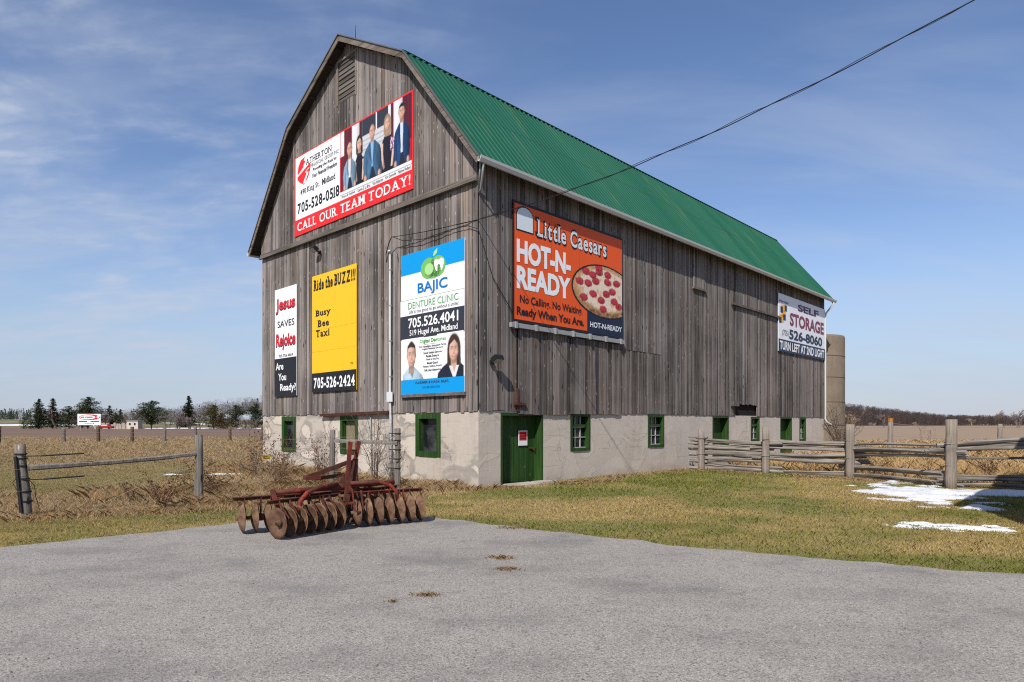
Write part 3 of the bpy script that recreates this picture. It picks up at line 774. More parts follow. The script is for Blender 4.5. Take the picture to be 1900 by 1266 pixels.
# ------------------------------------------------------------------ signs
SERIF = {}
for ch, spec in {'A':'b0 b1','B':'t0 b0','C':'','D':'t0 b0','E':'t0 b0','F':'t0 b0','G':'','H':'t0 t1 b0 b1','I':'t5 b5','K':'t0 b0 t1 b1','L':'t0 b0','M':'t0 t1 b0 b1','N':'t0 b0 t1',
                 'P':'t0 b0','R':'t0 b0 b1','T':'b5','U':'t0 t1','V':'t0 t1','W':'t0 t1','Y':'t0 t1 b5','Z':'','1':'b5','i':'b5','l':'b5 t2','d':'b1','n':'b0 b1','h':'t0 b0 b1','k':'t0 b0 b1','r':'b0',
                 't':'','x':'t0 t1 b0 b1','y':'t0 t1','u':'t0 b1','7':'','4':'b7'}.items():
    SERIF[ch] = [(p[0], {'0': 0.12, '1': 0.88, '5': 0.5, '2': 0.3, '7': 0.72}[p[1]]) for p in spec.split()]
def glyphs(s, bold, shear, serif, spacing):
    """outline text as (verts, faces) in font units"""
    def one(txt):
        cu = bpy.data.curves.new('lettering', 'FONT'); cu.body = txt; cu.offset = bold; cu.shear = shear; cu.resolution_u = 3; cu.space_character = spacing
        ob = bpy.data.objects.new('lettering', cu); me = bpy.data.meshes.new_from_object(ob)
        v = [(p.co.x, p.co.y) for p in me.vertices]; f = [tuple(p.vertices) for p in me.polygons]
        bpy.data.objects.remove(ob); bpy.data.curves.remove(cu); bpy.data.meshes.remove(me)
        return v, f
    if not serif: return one(s)
    V, F, x = [], [], 0.0
    for ch in s:
        if ch == ' ': x += 0.30; continue
        v, f = one(ch)
        x0, x1 = min(p[0] for p in v), max(p[0] for p in v); y0, y1 = min(p[1] for p in v), max(p[1] for p in v)
        b = len(V); V += [(p[0]-x0+x, p[1]) for p in v]; F += [tuple(b+i for i in q) for q in f]
        w = x1-x0
        for side, fr in SERIF.get(ch, []):
            c = x + w*fr if w > 0.2 else x + w*0.5; hw, hh = serif
            yy = max(y0, 0.0) if side == 'b' else y1 - hh
            b = len(V); V += [(c-hw, yy), (c+hw, yy), (c+hw, yy+hh), (c-hw, yy+hh)]; F.append((b, b+1, b+2, b+3))
        x += w + 0.085*spacing + (0.03 if SERIF.get(ch) else 0)
    return V, F
class Sign:
    """flat panel on a wall; u to the right and v up, both 0..1 across its face"""
    def __init__(self, name, label, loc, rz, w, h, color, cat='sign', thick=0.03, edge=None):
        self.w, self.h = w, h
        m = MB(); m.box(0, w, 0, thick, 0, h)
        self.o = m.build(name, color if not isinstance(color, tuple) else paint(color))
        self.o.location = loc; self.o.rotation_euler = (0, 0, rz); tag(self.o, label, cat)
        self.art = None
    def poly(self, pts, color, layer=1, name=None):
        """queue a flat coloured shape; name starts a new part"""
        if name: self.flush(); self.art = (name, MB(), [])
        nm, mbb, cols = self.art
        if color not in cols: cols.append(color)
        mbb.add([(u*self.w, -0.003*layer, v*self.h) for u, v in pts], [tuple(range(len(pts)))], cols.index(color))
    def rect(self, u0, v0, u1, v1, color, layer=1, name=None): self.poly([(u0,v0),(u1,v0),(u1,v1),(u0,v1)], color, layer, name)
    def ell(self, cu, cv, ru, rv, color, layer=1, name=None, n=20, a0=0, a1=360):
        self.poly([(cu+ru*math.cos(R(a0+(a1-a0)*i/(n if a1-a0 < 360 else n))), cv+rv*math.sin(R(a0+(a1-a0)*i/n))) for i in range(n if a1-a0 >= 360 else n+1)], color, layer, name)
    def flush(self):
        if self.art:
            nm, mbb, cols = self.art
            me = bpy.data.meshes.new(nm); me.from_pydata(mbb.v, [], mbb.f)
            for c in cols: me.materials.append(paint(c))
            me.polygons.foreach_set('material_index', mbb.m); me.update()
            bm = bmesh.new(); bm.from_mesh(me)
            for f in bm.faces:
                if f.normal.y > 0: f.normal_flip()
            bmesh.ops.triangulate(bm, faces=bm.faces[:]); bm.to_mesh(me); bm.free()
            link(bpy.data.objects.new(nm, me), self.o); self.art = None
    def text(self, s, u0, v0, u1, v1, color, bold=0.0, shear=0.0, serif=None, layer=4, spacing=1.0, name='lettering', grow=(0, 0)):
        V, F = glyphs(s, bold, shear, serif, spacing)
        xs, ys = [p[0] for p in V], [p[1] for p in V]; a, b, c, d = min(xs), max(xs), min(ys), max(ys)
        U0, U1, V0, V1 = u0*self.w, u1*self.w, v0*self.h, v1*self.h
        me = bpy.data.meshes.new(name)
        me.from_pydata([(U0+(x-a)/(b-a)*(U1-U0), -0.003*layer, V0+(y-c)/(d-c)*(V1-V0)) for x, y in V], [], F)
        me.materials.append(paint(color)); me.update()
        return link(bpy.data.objects.new(name, me), self.o)
def gable_sign(name, label, s_left, s_right, z0, z1, color, out=0.10, **k):
    return Sign(name, label, to_world(-out, s_left, z0), -YAW, s_left-s_right, z1-z0, color, **k)
def side_sign(name, label, s0, s1, z0, z1, color, out=0.10, **k):
    return Sign(name, label, to_world(s0, -out, z0), math.pi/2-YAW, s1-s0, z1-z0, color, **k)
WHITE, BLACK, NAVY, RED = (0.80, 0.80, 0.80), (0.012, 0.013, 0.017), (0.010, 0.018, 0.045), (0.74, 0.022, 0.022)
SKIN, SKIN2, SKIN3 = (0.62, 0.36, 0.26), (0.66, 0.42, 0.32), (0.50, 0.28, 0.20)

M['print'] = attr_mat('print_ink', 0.5, 0)
class Print:
    """a printed photograph on a sign: soft shaded picture, one small face per dot"""
    def __init__(self, sign, u0, v0, u1, v1, nx, ny, back):
        self.s, self.b, self.nx, self.ny = sign, (u0, v0, u1, v1), nx, ny
        k = 3; us = u0+(np.arange(nx*k)+.5)/(nx*k)*(u1-u0); vs = v0+(np.arange(ny*k)+.5)/(ny*k)*(v1-v0)
        self.U, self.V = np.meshgrid(us, vs); self.k = k
        self.C = np.ones(self.U.shape+(3,))*np.array(back); self.A = np.ones(self.U.shape)
    def put(self, mask, color, shade=None):
        c = np.array(color)[None, None, :]*(np.ones(self.U.shape) if shade is None else shade)[..., None]
        m = np.clip(mask, 0, 1)[..., None]; self.C = self.C*(1-m) + c*m
    def rect(self, u0, v0, u1, v1, color, shade=None): self.put(((self.U > u0) & (self.U < u1) & (self.V > v0) & (self.V < v1)).astype(float), color, shade)
    def poly(self, P_, color, shade=None): self.put(in_poly(self.U, self.V, P_).astype(float), color, shade)
    def ell(self, cu, cv, ru, rv, color, shade=None, soft=.08, lit=False):
        X, Y = (self.U-cu)/ru, (self.V-cv)/rv; d = np.sqrt(X**2+Y**2)
        if lit:
            n = np.sqrt(np.clip(1-d**2, 0, 1)); shade = np.clip(.45 + .42*n - .30*X + .16*Y, .25, 1.25)
        self.put((1+soft-d)/soft/2, color, shade)
    def folds(self, seed, amp, fu=60, fv=9): return 1+amp*(fnoise(self.U*fu, self.V*fv, seed, 3)-.5)*2
    def roll(self, cu, w, dark=.55): return np.clip(1.08-(1.08-dark)*np.abs((self.U-cu+w*.25)/w)**1.8, dark*.7, 1.15)
    def build(self, name, layer=3):
        k, nx, ny = self.k, self.nx, self.ny; u0, v0, u1, v1 = self.b; w, h = self.s.w, self.s.h
        C = self.C.reshape(ny, k, nx, k, 3).mean((1, 3)); A = self.A.reshape(ny, k, nx, k).mean((1, 3))
        xs, zs = np.linspace(u0, u1, nx+1)*w, np.linspace(v0, v1, ny+1)*h
        X0, Z0 = np.meshgrid(xs[:-1], zs[:-1]); X1, Z1 = np.meshgrid(xs[1:], zs[1:]); Y = np.full(X0.shape, -.003*layer)
        Q = np.stack([np.stack([X0, Y, Z0], -1), np.stack([X1, Y, Z0], -1), np.stack([X1, Y, Z1], -1), np.stack([X0, Y, Z1], -1)], 2)
        ok = A > .5
        return np_mesh(name, Q[ok], 4, M['print'], self.s.o, C[ok])
    def head(self, cu, cv, ru, rv, skin, hair, style, glasses=False):
        dk = [c*.55 for c in skin]; S = skin
        if style == 'long':
            self.ell(cu+ru*.05, cv+rv*.10, ru*1.42, rv*1.32, hair, self.folds(3, .35, 1.2/ru, .5/rv)); self.poly([(cu-ru*1.40, cv+rv*.2), (cu+ru*1.42, cv+rv*.2), (cu+ru*1.55, cv-rv*1.6), (cu+ru*.9, cv-rv*2.0), (cu-ru*.9, cv-rv*1.9), (cu-ru*1.45, cv-rv*1.3)], hair, self.folds(4, .4, 1.6/ru, .3/rv))
        self.poly([(cu-ru*.58, cv-rv*.5), (cu+ru*.58, cv-rv*.5), (cu+ru*.66, cv-rv*1.5), (cu-ru*.66, cv-rv*1.5)], dk)
        if style != 'long':
            for e in (-1, 1): self.ell(cu+e*ru*1.0, cv-rv*.05, ru*.16, rv*.20, dk)
            if style == 'short': self.ell(cu, cv+rv*.18, ru*1.05, rv*.98, hair, self.folds(6, .3, 2/ru, 1/rv))
            else: self.ell(cu, cv+rv*.05, ru*1.03, rv*.85, [c*.8 for c in hair])
        self.ell(cu, cv, ru, rv, S, None, .10, True); self.ell(cu, cv-rv*.42, ru*.74, rv*.60, S, None, .3, True)
        if style == 'short': self.poly([(cu-ru*1.02, cv+rv*.25), (cu-ru*.8, cv+rv*.62), (cu-ru*.1, cv+rv*.70), (cu+ru*.75, cv+rv*.60), (cu+ru*1.02, cv+rv*.2), (cu+ru*.95, cv+rv*.8), (cu, cv+rv*1.2), (cu-ru*.95, cv+rv*.8)], hair, self.folds(7, .3, 2/ru, 1/rv))
        if style == 'long': self.poly([(cu-ru*1.12, cv-rv*.2), (cu-ru*.88, cv+rv*.45), (cu+ru*.15, cv+rv*.88), (cu+ru*.85, cv+rv*.45), (cu+ru*1.1, cv-rv*.2), (cu+ru*1.25, cv+rv*.6), (cu, cv+rv*1.3), (cu-ru*1.25, cv+rv*.6)], hair, self.folds(8, .35, 2/ru, 1/rv))
        for e in (-1, 1):
            self.ell(cu+e*ru*.40, cv+rv*.10, ru*.27, rv*.13, dk, None, .9); self.ell(cu+e*ru*.40, cv+rv*.09, ru*.17, rv*.055, (.55, .52, .50), None, .5); self.ell(cu+e*ru*.40, cv+rv*.09, ru*.085, rv*.06, (.05, .035, .03), None, .3)
            self.ell(cu+e*ru*.41, cv+rv*.265, ru*.26, rv*.045, [c*.3 for c in S], None, .8)
            self.ell(cu+e*ru*.50, cv-rv*.22, ru*.28, rv*.17, [min(1, c*q) for c, q in zip(S, (1.12, .92, .88))], None, 1.0)
            if glasses: self.put(np.clip(1-np.abs(np.sqrt(((self.U-cu-e*ru*.42)/(ru*.34))**2+((self.V-cv-rv*.08)/(rv*.17))**2)-1)/.18, 0, 1)*.8, (.06, .05, .05))
        self.ell(cu+ru*.10, cv-rv*.08, ru*.12, rv*.28, [c*.72 for c in S], None, .9); self.ell(cu, cv-rv*.25, ru*.22, rv*.07, [c*.6 for c in S], None, .7)
        self.ell(cu, cv-rv*.50, ru*.40, rv*.13, (.38, .15, .12) if style != 'long' else (.44, .11, .10), None, .6); self.ell(cu, cv-rv*.475, ru*.27, rv*.048, (.66, .58, .54), None, .6)
        self.ell(cu, cv-rv*.80, ru*.30, rv*.05, [c*.65 for c in S], None, 1.0)

# 1 advisers' billboard high on the gable
s = gable_sign('financial_billboard', 'wide red bordered billboard with five standing people high on the gable', 10.0, 2.75, 8.75, 11.70, RED, cat='billboard')
s.rect(0.012, 0.200, 0.440, 0.985, WHITE, 1, 'white_panel'); s.rect(0.440, 0.200, 0.992, 0.297, (0.70, 0.70, 0.70)); s.rect(0.44, 0.255, 0.992, 0.262, (0.35, 0.36, 0.38), 2)
s.flush()
pr_ = Print(s, .446, .297, .992, .982, 170, 84, (.050, .062, .085))
pr_.rect(.446, .297, .478, .70, (.14, .012, .018)); pr_.rect(.478, .55, .545, .99, (.105, .012, .018), pr_.folds(1, .5, 160, 2)); pr_.rect(.440, .70, .478, .99, (.68, .68, .69))
pr_.rect(.545, .50, .605, .99, (.62, .63, .64), pr_.roll(.575, .05, .6)); pr_.rect(.605, .50, .625, .99, (.08, .012, .018))
pr_.rect(.625, .58, .90, .80, (.52, .53, .55)); pr_.rect(.635, .80, .735, .99, (.03, .035, .05)); pr_.rect(.735, .80, .745, .99, (.66, .66, .66)); pr_.rect(.745, .80, .828, .99, (.03, .035, .05))
pr_.rect(.828, .55, .848, .99, (.64, .65, .66)); pr_.rect(.848, .55, .868, .99, (.09, .015, .03)); pr_.rect(.868, .55, .93, .99, (.62, .63, .64), pr_.roll(.90, .05, .6)); pr_.rect(.93, .29, 1.0, .99, (.085, .010, .022), pr_.folds(2, .5, 160, 2)); pr_.rect(.965, .29, 1.0, .52, (.36, .015, .02))
for v_ in (.64, .69, .74): pr_.rect(.625, v_, .83, v_+.010, (.30, .31, .33))
def p_man(cu, hv, w, jacket, shirt, hair, skin, style, open_=.0, glasses=False):
    sh = pr_.roll(cu, w*1.1, .42)*pr_.folds(int(cu*1000), .38, 75, 10); T = .297
    pr_.poly([(cu-w*.6, T-.1), (cu+w*.6, T-.1), (cu+w*.62, .5), (cu-w*.62, .5)], (.016, .020, .034))
    pr_.poly([(cu-w*.95, T-.02), (cu-w*1.08, .45), (cu-w*1.04, hv-.26), (cu-w*.90, hv-.185), (cu-w*.40, hv-.115), (cu+w*.40, hv-.115), (cu+w*.90, hv-.185), (cu+w*1.04, hv-.26), (cu+w*1.08, .45), (cu+w*.95, T-.02), (cu+w*.5, T-.02), (cu+w*(.12+open_), .42), (cu-w*(.05+open_), .42), (cu-w*.42, T-.02)], jacket, sh)
    for e in (-1, 1): pr_.put(np.clip(1-np.abs(pr_.U-cu-e*w*(.70-.06*(pr_.V-.3)/.4))/.0035, 0, 1)*((pr_.V < hv-.25) & (pr_.V > T)), [c*.3 for c in jacket])
    pr_.poly([(cu-w*.33, hv-.108), (cu+w*.33, hv-.108), (cu+w*(.24+open_), hv-.25), (cu+w*(.06+open_), .42), (cu-w*(.06+open_), .42), (cu-w*(.22+open_), hv-.25)], shirt, pr_.roll(cu, w*.45, .5))
    for e in (-1, 1): pr_.poly([(cu+e*w*.40, hv-.115), (cu+e*w*.20, hv-.10), (cu+e*w*(.13+open_), hv-.22), (cu+e*w*(.02+open_), .44), (cu+e*w*(.30+open_), hv-.28), (cu+e*w*(.48+open_*.5), hv-.21)], [c*.62 for c in jacket])
    for e in (-1, 1): pr_.ell(cu+e*w*.82, .318, w*.17, .040, skin, None, .2, True)
    pr_.head(cu, hv, .0205, .076, skin, hair, style, glasses)
def p_woman(cu, hv, w, dress, hair, skin, flower=False):
    pr_.poly([(cu-w*.75, .28), (cu+w*.75, .28), (cu+w*.62, .5), (cu+w*.82, hv-.20), (cu+w*.3, hv-.11), (cu-w*.3, hv-.11), (cu-w*.82, hv-.20), (cu-w*.62, .5)], dress, pr_.roll(cu, w, .4))
    pr_.poly([(cu-w*.84, hv-.19), (cu-w*.55, hv-.19), (cu-w*.58, .50), (cu-w*.34, .34), (cu-w*.56, .33), (cu-w*.90, .50)], skin, pr_.roll(cu-w*.7, w*.22, .55))
    pr_.poly([(cu+w*.84, hv-.19), (cu+w*.55, hv-.19), (cu+w*.58, .50), (cu+w*.44, .33), (cu+w*.66, .33), (cu+w*.92, .50)], (.05, .02, .04) if flower else skin, None if flower else pr_.roll(cu+w*.7, w*.22, .55))
    if flower:
        pr_.poly([(cu+w*.64, .50), (cu+w*.90, .50), (cu+w*.66, .33), (cu+w*.44, .33)], skin)
        q = random.Random(5)
        for _ in range(46): pr_.ell(cu+w*q.uniform(.42, .92), q.uniform(.50, hv-.17), .0028, .009, q.choice([(.62, .20, .40), (.75, .60, .70), (.35, .08, .20), (.70, .68, .70)]), None, .5)
    pr_.head(cu, hv, .0185, .070, skin, hair, 'long')
p_woman(.605, .745, .045, (.010, .011, .016), (.040, .018, .014), SKIN2); p_woman(.822, .800, .055, (.012, .012, .020), (.30, .20, .12), SKIN2, True)
p_man(.525, .742, .053, (.20, .32, .43), (.60, .58, .58), (.50, .34, .27), SKIN, 'bald', .08, True)
p_man(.925, .840, .053, (.014, .050, .150), (.52, .59, .70), (.018, .013, .011), SKIN, 'short', .06)
p_man(.708, .800, .066, (.055, .135, .235), (.20, .38, .60), (.36, .25, .19), SKIN, 'bald')
pr_.build('team_photo', 3)
s.art = ('company_emblem', MB(), [])
s.poly([(.032, .76), (.040, .86), (.066, .93), (.110, .950), (.096, .905), (.118, .895), (.088, .845), (.098, .835), (.070, .80)], RED, 2)
s.poly([(.030, .735), (.165, .845), (.162, .76), (.140, .67), (.098, .605), (.054, .66), (.034, .70)], RED, 2)
s.poly([(.148, .790), (.110, .755), (.128, .735), (.088, .625), (.108, .620), (.146, .735), (.120, .755), (.156, .785)], WHITE, 3)
s.flush()
SF = (0.16, 0.045)
s.text('ATHERTON', .118, .835, .368, .905, (.03, .03, .035), 0.004, 0, SF)
s.text('FINANCIAL GROUP INC.', .166, .772, .434, .815, (.10, .10, .11), -0.006, 0, (0.13, 0.035))
s.text('Providing the Road to', .186, .700, .410, .748, BLACK, 0.012, 0.25)
s.text('Your Financial Freedom', .182, .632, .414, .682, BLACK, 0.012, 0.25)
s.text('490 King St.', .064, .474, .252, .560, BLACK, 0.010, 0, SF); s.text('Midland', .276, .490, .402, .560, BLACK, 0.010, 0, SF)
s.text('705-528-0518', .034, .268, .436, .400, BLACK, 0.022, 0, SF)
s.text('Wayne B. Kobylnik', .456, .213, .570, .247, (.05, .05, .055)); s.text('Lauren E. La Brie', .592, .213, .690, .247, (.05, .05, .055)); s.text('Rob Atherton', .712, .213, .790, .247, (.05, .05, .055))
s.text('Kim Quesnelle', .808, .213, .885, .247, (.05, .05, .055)); s.text('Mathew Holland', .900, .213, .985, .247, (.05, .05, .055))
s.text('CALL OUR TEAM TODAY!', .032, .048, .985, .158, WHITE, 0.012, 0, (0.17, 0.06), spacing=1.25)

# 2 religious sign
s = gable_sign('religious_sign', 'narrow white and black sign reading Jesus saves, leftmost of the gable', 11.60, 9.86, 2.80, 6.97, (0.80, 0.80, 0.81))
s.rect(0, 0, 1, 0.352, BLACK, 1, 'black_panel'); s.flush()
s.text('Jesus', .055, .762, .940, .905, (.02, .02, .025), .030, layer=3); s.text('Jesus', .070, .772, .955, .912, (.60, .02, .035), .022, layer=5)
s.text('SAVES', .140, .640, .915, .700, BLACK, .006)
s.text('Rejoice', .062, .420, .955, .575, (.02, .02, .025), .030, layer=3); s.text('Rejoice', .078, .430, .970, .583, (.60, .02, .035), .020, layer=5)
s.text('705.756.4669', .190, .362, .850, .388, BLACK, .0)
s.text('Are', .06, .245, .42, .312, WHITE, .02); s.text('You', .18, .145, .55, .212, WHITE, .02); s.text('Ready?', .27, .030, .985, .115, WHITE, .02)

# 3 taxi sign (its mascot is left out)
s = gable_sign('taxi_sign', 'tall yellow taxi sign with a black phone number strip between two other gable signs', 8.70, 5.80, 2.87, 7.05, (0.80, 0.47, 0.012))
s.rect(0, 0, 1, 0.163, BLACK, 1, 'black_panel'); s.rect(0, .530, 1, .532, (.60, .35, .01), 1); s.rect(0, .345, 1, .347, (.60, .35, .01), 1); s.flush()
s.text('Ride the BUZZ!!!', .040, .868, .985, .965, BLACK, .03, .12, (0.15, 0.07))
s.text('Busy', .085, .632, .450, .700, BLACK, .024, 0, SF); s.text('Bee', .135, .553, .405, .612, BLACK, .024, 0, SF); s.text('Taxi', .100, .468, .425, .530, BLACK, .024, 0, SF)
s.text('705-526-2424', .050, .030, .970, .125, WHITE, .03, 0, (0.14, 0.07))
s.text('TM', .88, .205, .935, .222, BLACK)

# 4 clinic sign
s = gable_sign('clinic_billboard', 'tall blue and white clinic sign with an apple near the barn corner', 3.33, 0.45, 2.62, 6.83, (0.80, 0.80, 0.80), cat='billboard')
BLUE, GREEN = (0.0, 0.28, 0.66), (0.16, 0.44, 0.10)
s.rect(0, .852, 1, 1, BLUE, 1, 'blue_band'); s.rect(0, 0, 1, .103, BLUE, 1); s.rect(-.012, .392, 1, .560, (.030, .034, .048), 1); s.rect(-.012, .560, 1, .672, (.76, .76, .77), 1)
s.rect(-.012, .671, 1, .6735, (.28, .28, .30), 2); s.rect(.30, .3395, 1, .3415, (.3, .3, .3), 2)
s.ell(.46, .862, .125, .072, GREEN, 2, 'apple_emblem'); s.ell(.60, .862, .125, .072, GREEN, 2); s.ell(.53, .840, .125, .055, GREEN, 2); s.ell(.47, .855, .07, .04, (.36, .62, .26), 3)
s.poly([(.53, .938), (.545, .965), (.60, .985), (.595, .955), (.555, .938)], (.36, .62, .26), 2)
s.poly([(.55, .900), (.58, .912), (.62, .902), (.66, .912), (.70, .898), (.70, .868), (.675, .830), (.655, .828), (.645, .866), (.622, .872), (.605, .866), (.60, .828), (.58, .830), (.555, .868)], WHITE, 4)
s.flush()
s.text('BAJIC', .285, .684, .755, .775, (0.0, .16, .50), .018); s.text('DENTURE CLINIC', .125, .605, .915, .652, (.10, .34, .10), -.004)
s.text('Life is too good to go without a smile!', .140, .566, .915, .596, (.12, .12, .14))
s.text('705.526.4041', .128, .468, .915, .540, WHITE, .018); s.text('519 Hugel Ave. Midland', .150, .402, .905, .455, WHITE, .012)
s.text('Digital Dentures', .322, .346, .730, .378, (.08, .36, .06), .025)
for i, (tx, wd) in enumerate((('Full, Immediate, Removable Partial,', .215), ('Implant Retained Dentures', .165), ('Lower Suction Dentures', .145), ('Flexible Dentures', .105), ('Teeth In One Day', .105), ('Mouth Guards', .088), ('Rebase, Relines, Repairs', .15), ('Soft Liner Alternative', .13))):
    v_ = (.318, .300, .274, .250, .226, .202, .178, .154)[i]; s.text(tx, .525-wd, v_, .525+wd, v_+.016, BLACK, .02)
s.text('VLADIMIR & NADA BAJIC', .235, .066, .770, .088, (.03, .06, .12), .02); s.text('OWNER/OPERATOR', .36, .036, .64, .052, (.0, .14, .42), .0)
s.flush()
pm = Print(s, .025, .103, .390, .395, 46, 54, WHITE)
pm.poly([(.03, .09), (.39, .09), (.36, .130), (.285, .168), (.235, .190), (.125, .190), (.08, .165), (.035, .14)], (.40, .52, .58), pm.roll(.20, .20, .6)*pm.folds(1, .22, 30, 40)); pm.poly([(.13, .192), (.235, .192), (.195, .112)], (.16, .20, .23))
pm.head(.180, .275, .070, .085, SKIN2, (.035, .028, .026), 'short'); pm.build('man_portrait', 3)
pw = Print(s, .595, .103, .990, .400, 50, 56, WHITE)
pw.poly([(.595, .09), (1.0, .09), (1.0, .165), (.95, .192), (.75, .198), (.68, .172), (.61, .135)], (.016, .021, .036), pw.folds(2, .5, 20, 30))
pw.head(.848, .282, .068, .076, SKIN2, (.050, .026, .018), 'long')
pw.poly([(.775, .178), (.925, .178), (.875, .095), (.835, .095)], (.66, .65, .65), pw.folds(3, .2, 30, 40)); pw.poly([(.815, .190), (.890, .190), (.858, .130)], [c*.8 for c in SKIN2])
pw.poly([(.690, .176), (.775, .180), (.845, .09), (.70, .09)], (.014, .018, .031)); pw.poly([(.925, .180), (.985, .17), (.99, .09), (.865, .09)], (.014, .018, .031)); pw.build('woman_portrait', 3)
m = MB(); m.box(0, s.w, -.02, .10, -0.09, 0.0); m.build('ledge', M['trim_wood'], s.o)

# 5 pizza billboard (emblem figure and mascot left out)
s = side_sign('pizza_billboard', 'large orange pizza billboard on the long side wall above a metal track', 1.24, 6.65, 4.63, 8.08, BLACK, cat='billboard')
OR = (0.72, 0.088, 0.010)
s.rect(.010, .024, .992, .978, OR, 1, 'orange_field'); s.rect(.632, .012, .999, .30, NAVY, 2)
s.poly([(.022, .757), (.022, .90), (.035, .938), (.060, .964), (.090, .972), (.122, .962), (.147, .935), (.159, .90), (.159, .757)], BLACK, 2, 'emblem_badge')
s.poly([(.028, .770), (.028, .90), (.040, .932), (.063, .954), (.090, .962), (.118, .953), (.142, .930), (.153, .90), (.153, .770)], (.60, .66, .70), 3)
s.flush()
def oval(ru, rv, n=56, umax=.990): return [(min(umax, .815+ru*math.cos(2*math.pi*i/n)), .422+rv*math.sin(2*math.pi*i/n)) for i in range(n)]
s.poly(oval(.332, .255), BLACK, 3, 'pizza_outline'); s.flush()
pz = Print(s, .483, .165, .990, .680, 120, 84, (.45, .22, .10))
X_, Y_ = (pz.U-.815)/.318, (pz.V-.422)/.240; D_ = np.sqrt(X_**2+Y_**2); pz.A = (D_ < 1).astype(float)
nz1, nz2, nz3 = fnoise(pz.U*70, pz.V*45, 1, 3), fnoise(pz.U*160, pz.V*105, 2, 3), fnoise(pz.U*34, pz.V*22, 3, 3)
pz.put(D_ < 1, (.50, .27, .12), np.clip(.55+1.0*np.clip(Y_+.9, 0, 1)*.5+(nz1-.5)*1.2, .25, 1.5)); X2, Y2 = (pz.U-.817)/.296, (pz.V-.436)/.212; D2 = np.sqrt(X2**2+Y2**2)+(nz1-.5)*.06
pz.put(np.clip((1-D2)/.03, 0, 1), (.66, .42, .22), .75+(nz2-.5)*1.1); pz.put(np.clip((.93-D2)/.05, 0, 1), (.80, .67, .54), .90+(nz2-.5)*.55); pz.put(np.clip((nz3-.60)*9, 0, .75)*(D2 < .93), (.60, .30, .14)); pz.put(np.clip((nz2-.66)*12, 0, .7)*(D2 < .9), (.36, .28, .14))
for cu, cv in ((.560, .470), (.640, .470), (.715, .505), (.620, .575), (.685, .558), (.750, .598), (.748, .640), (.835, .520), (.838, .590), (.598, .330), (.688, .380), (.770, .335), (.822, .405), (.885, .440), (.905, .350), (.790, .255), (.955, .310), (.930, .530)):
    d_ = np.sqrt(((pz.U-cu)/.036)**2+((pz.V-cv)/.033)**2)+(nz1-.5)*.25
    pz.put(np.clip((1.12-d_)/.12, 0, 1), (.20, .03, .02)); pz.put(np.clip((1-d_)/.12, 0, 1), (.50, .035, .050), .85+(nz2-.5)*1.5+.25*(pz.V-cv)/.033)
pz.build('pizza_picture', 4)
for u_ in (.305, .555): s.rect(u_, .024, u_+.0012, .978, (.40, .05, .01), 2, 'panel_seam' if u_ < .4 else None)
s.flush()
s.text('Little Caesars', .172, .742, .832, .924, BLACK, .075, 0, (0.19, 0.17), 4, 1.1); s.text('Little Caesars', .184, .758, .822, .908, (.62, .68, .72), .022, 0, (0.13, 0.06), 6, 1.12)
s.text('HOT-N-', .026, .495, .476, .690, (.74, .78, .80), .045); s.text('READY', .026, .280, .474, .470, (.74, .78, .80), .045)
s.text('No Calling. No Waiting.', .050, .145, .585, .232, BLACK, .020); s.text('Ready When You Are.', .026, .040, .600, .132, BLACK, .034)
s.text('HOT-N-READY', .660, .066, .988, .118, (.72, .75, .78), .02)

# 6 storage billboard
s = side_sign('storage_billboard', 'white storage billboard with navy strip at the far end of the long wall', 20.05, 26.66, 5.33, 8.18, (.74, .76, .80), cat='billboard')
s.rect(0, 0, 1, .213, (.008, .030, .085), 1, 'navy_strip')
for i in range(22): s.rect(i/22, -.008, i/22+.02, .004, (.008, .030, .085), 1)
YE, NV = (.80, .40, .02), (.008, .020, .060)
s.rect(.055, .70, .125, .815, YE, 2, 'block_emblem'); s.rect(.020, .51, .100, .635, YE, 2); s.rect(.055, .60, .14, .72, YE, 2)
for a, b, c, d in ((.036, .672, .082, .780), (.115, .716, .158, .820), (.010, .490, .056, .590), (.088, .552, .136, .655)): s.rect(a, b, c, d, NV, 3)
s.flush()
s.text('Huronia', .016, .850, .190, .902, (.02, .02, .03)); s.text('SELF', .380, .795, .840, .920, (.075, .010, .055), .035); s.text('STORAGE', .218, .488, .965, .722, (.20, .030, .075), .035)
s.text('(705)', .070, .260, .190, .385, (.03, .03, .06)); s.text('526-8060', .205, .246, .925, .425, (.012, .025, .055), .035); s.text('TURN LEFT AT 2ND LIGHT', .022, .030, .972, .185, WHITE, .03)

# 7 small notice on the green door
s = Sign('notice_sign', 'small red and white notice on the green door', to_world(1.82, 0.235, 1.10), math.pi/2-YAW, .38, .44, (.72, .72, .74), thick=.012)
s.rect(.08, .34, .92, .93, (.55, .01, .012), 1, 'red_field')
for v_ in (.44, .60, .76): s.rect(.16, v_, .84, v_+.08, (.14, .005, .006), 2)
s.flush()

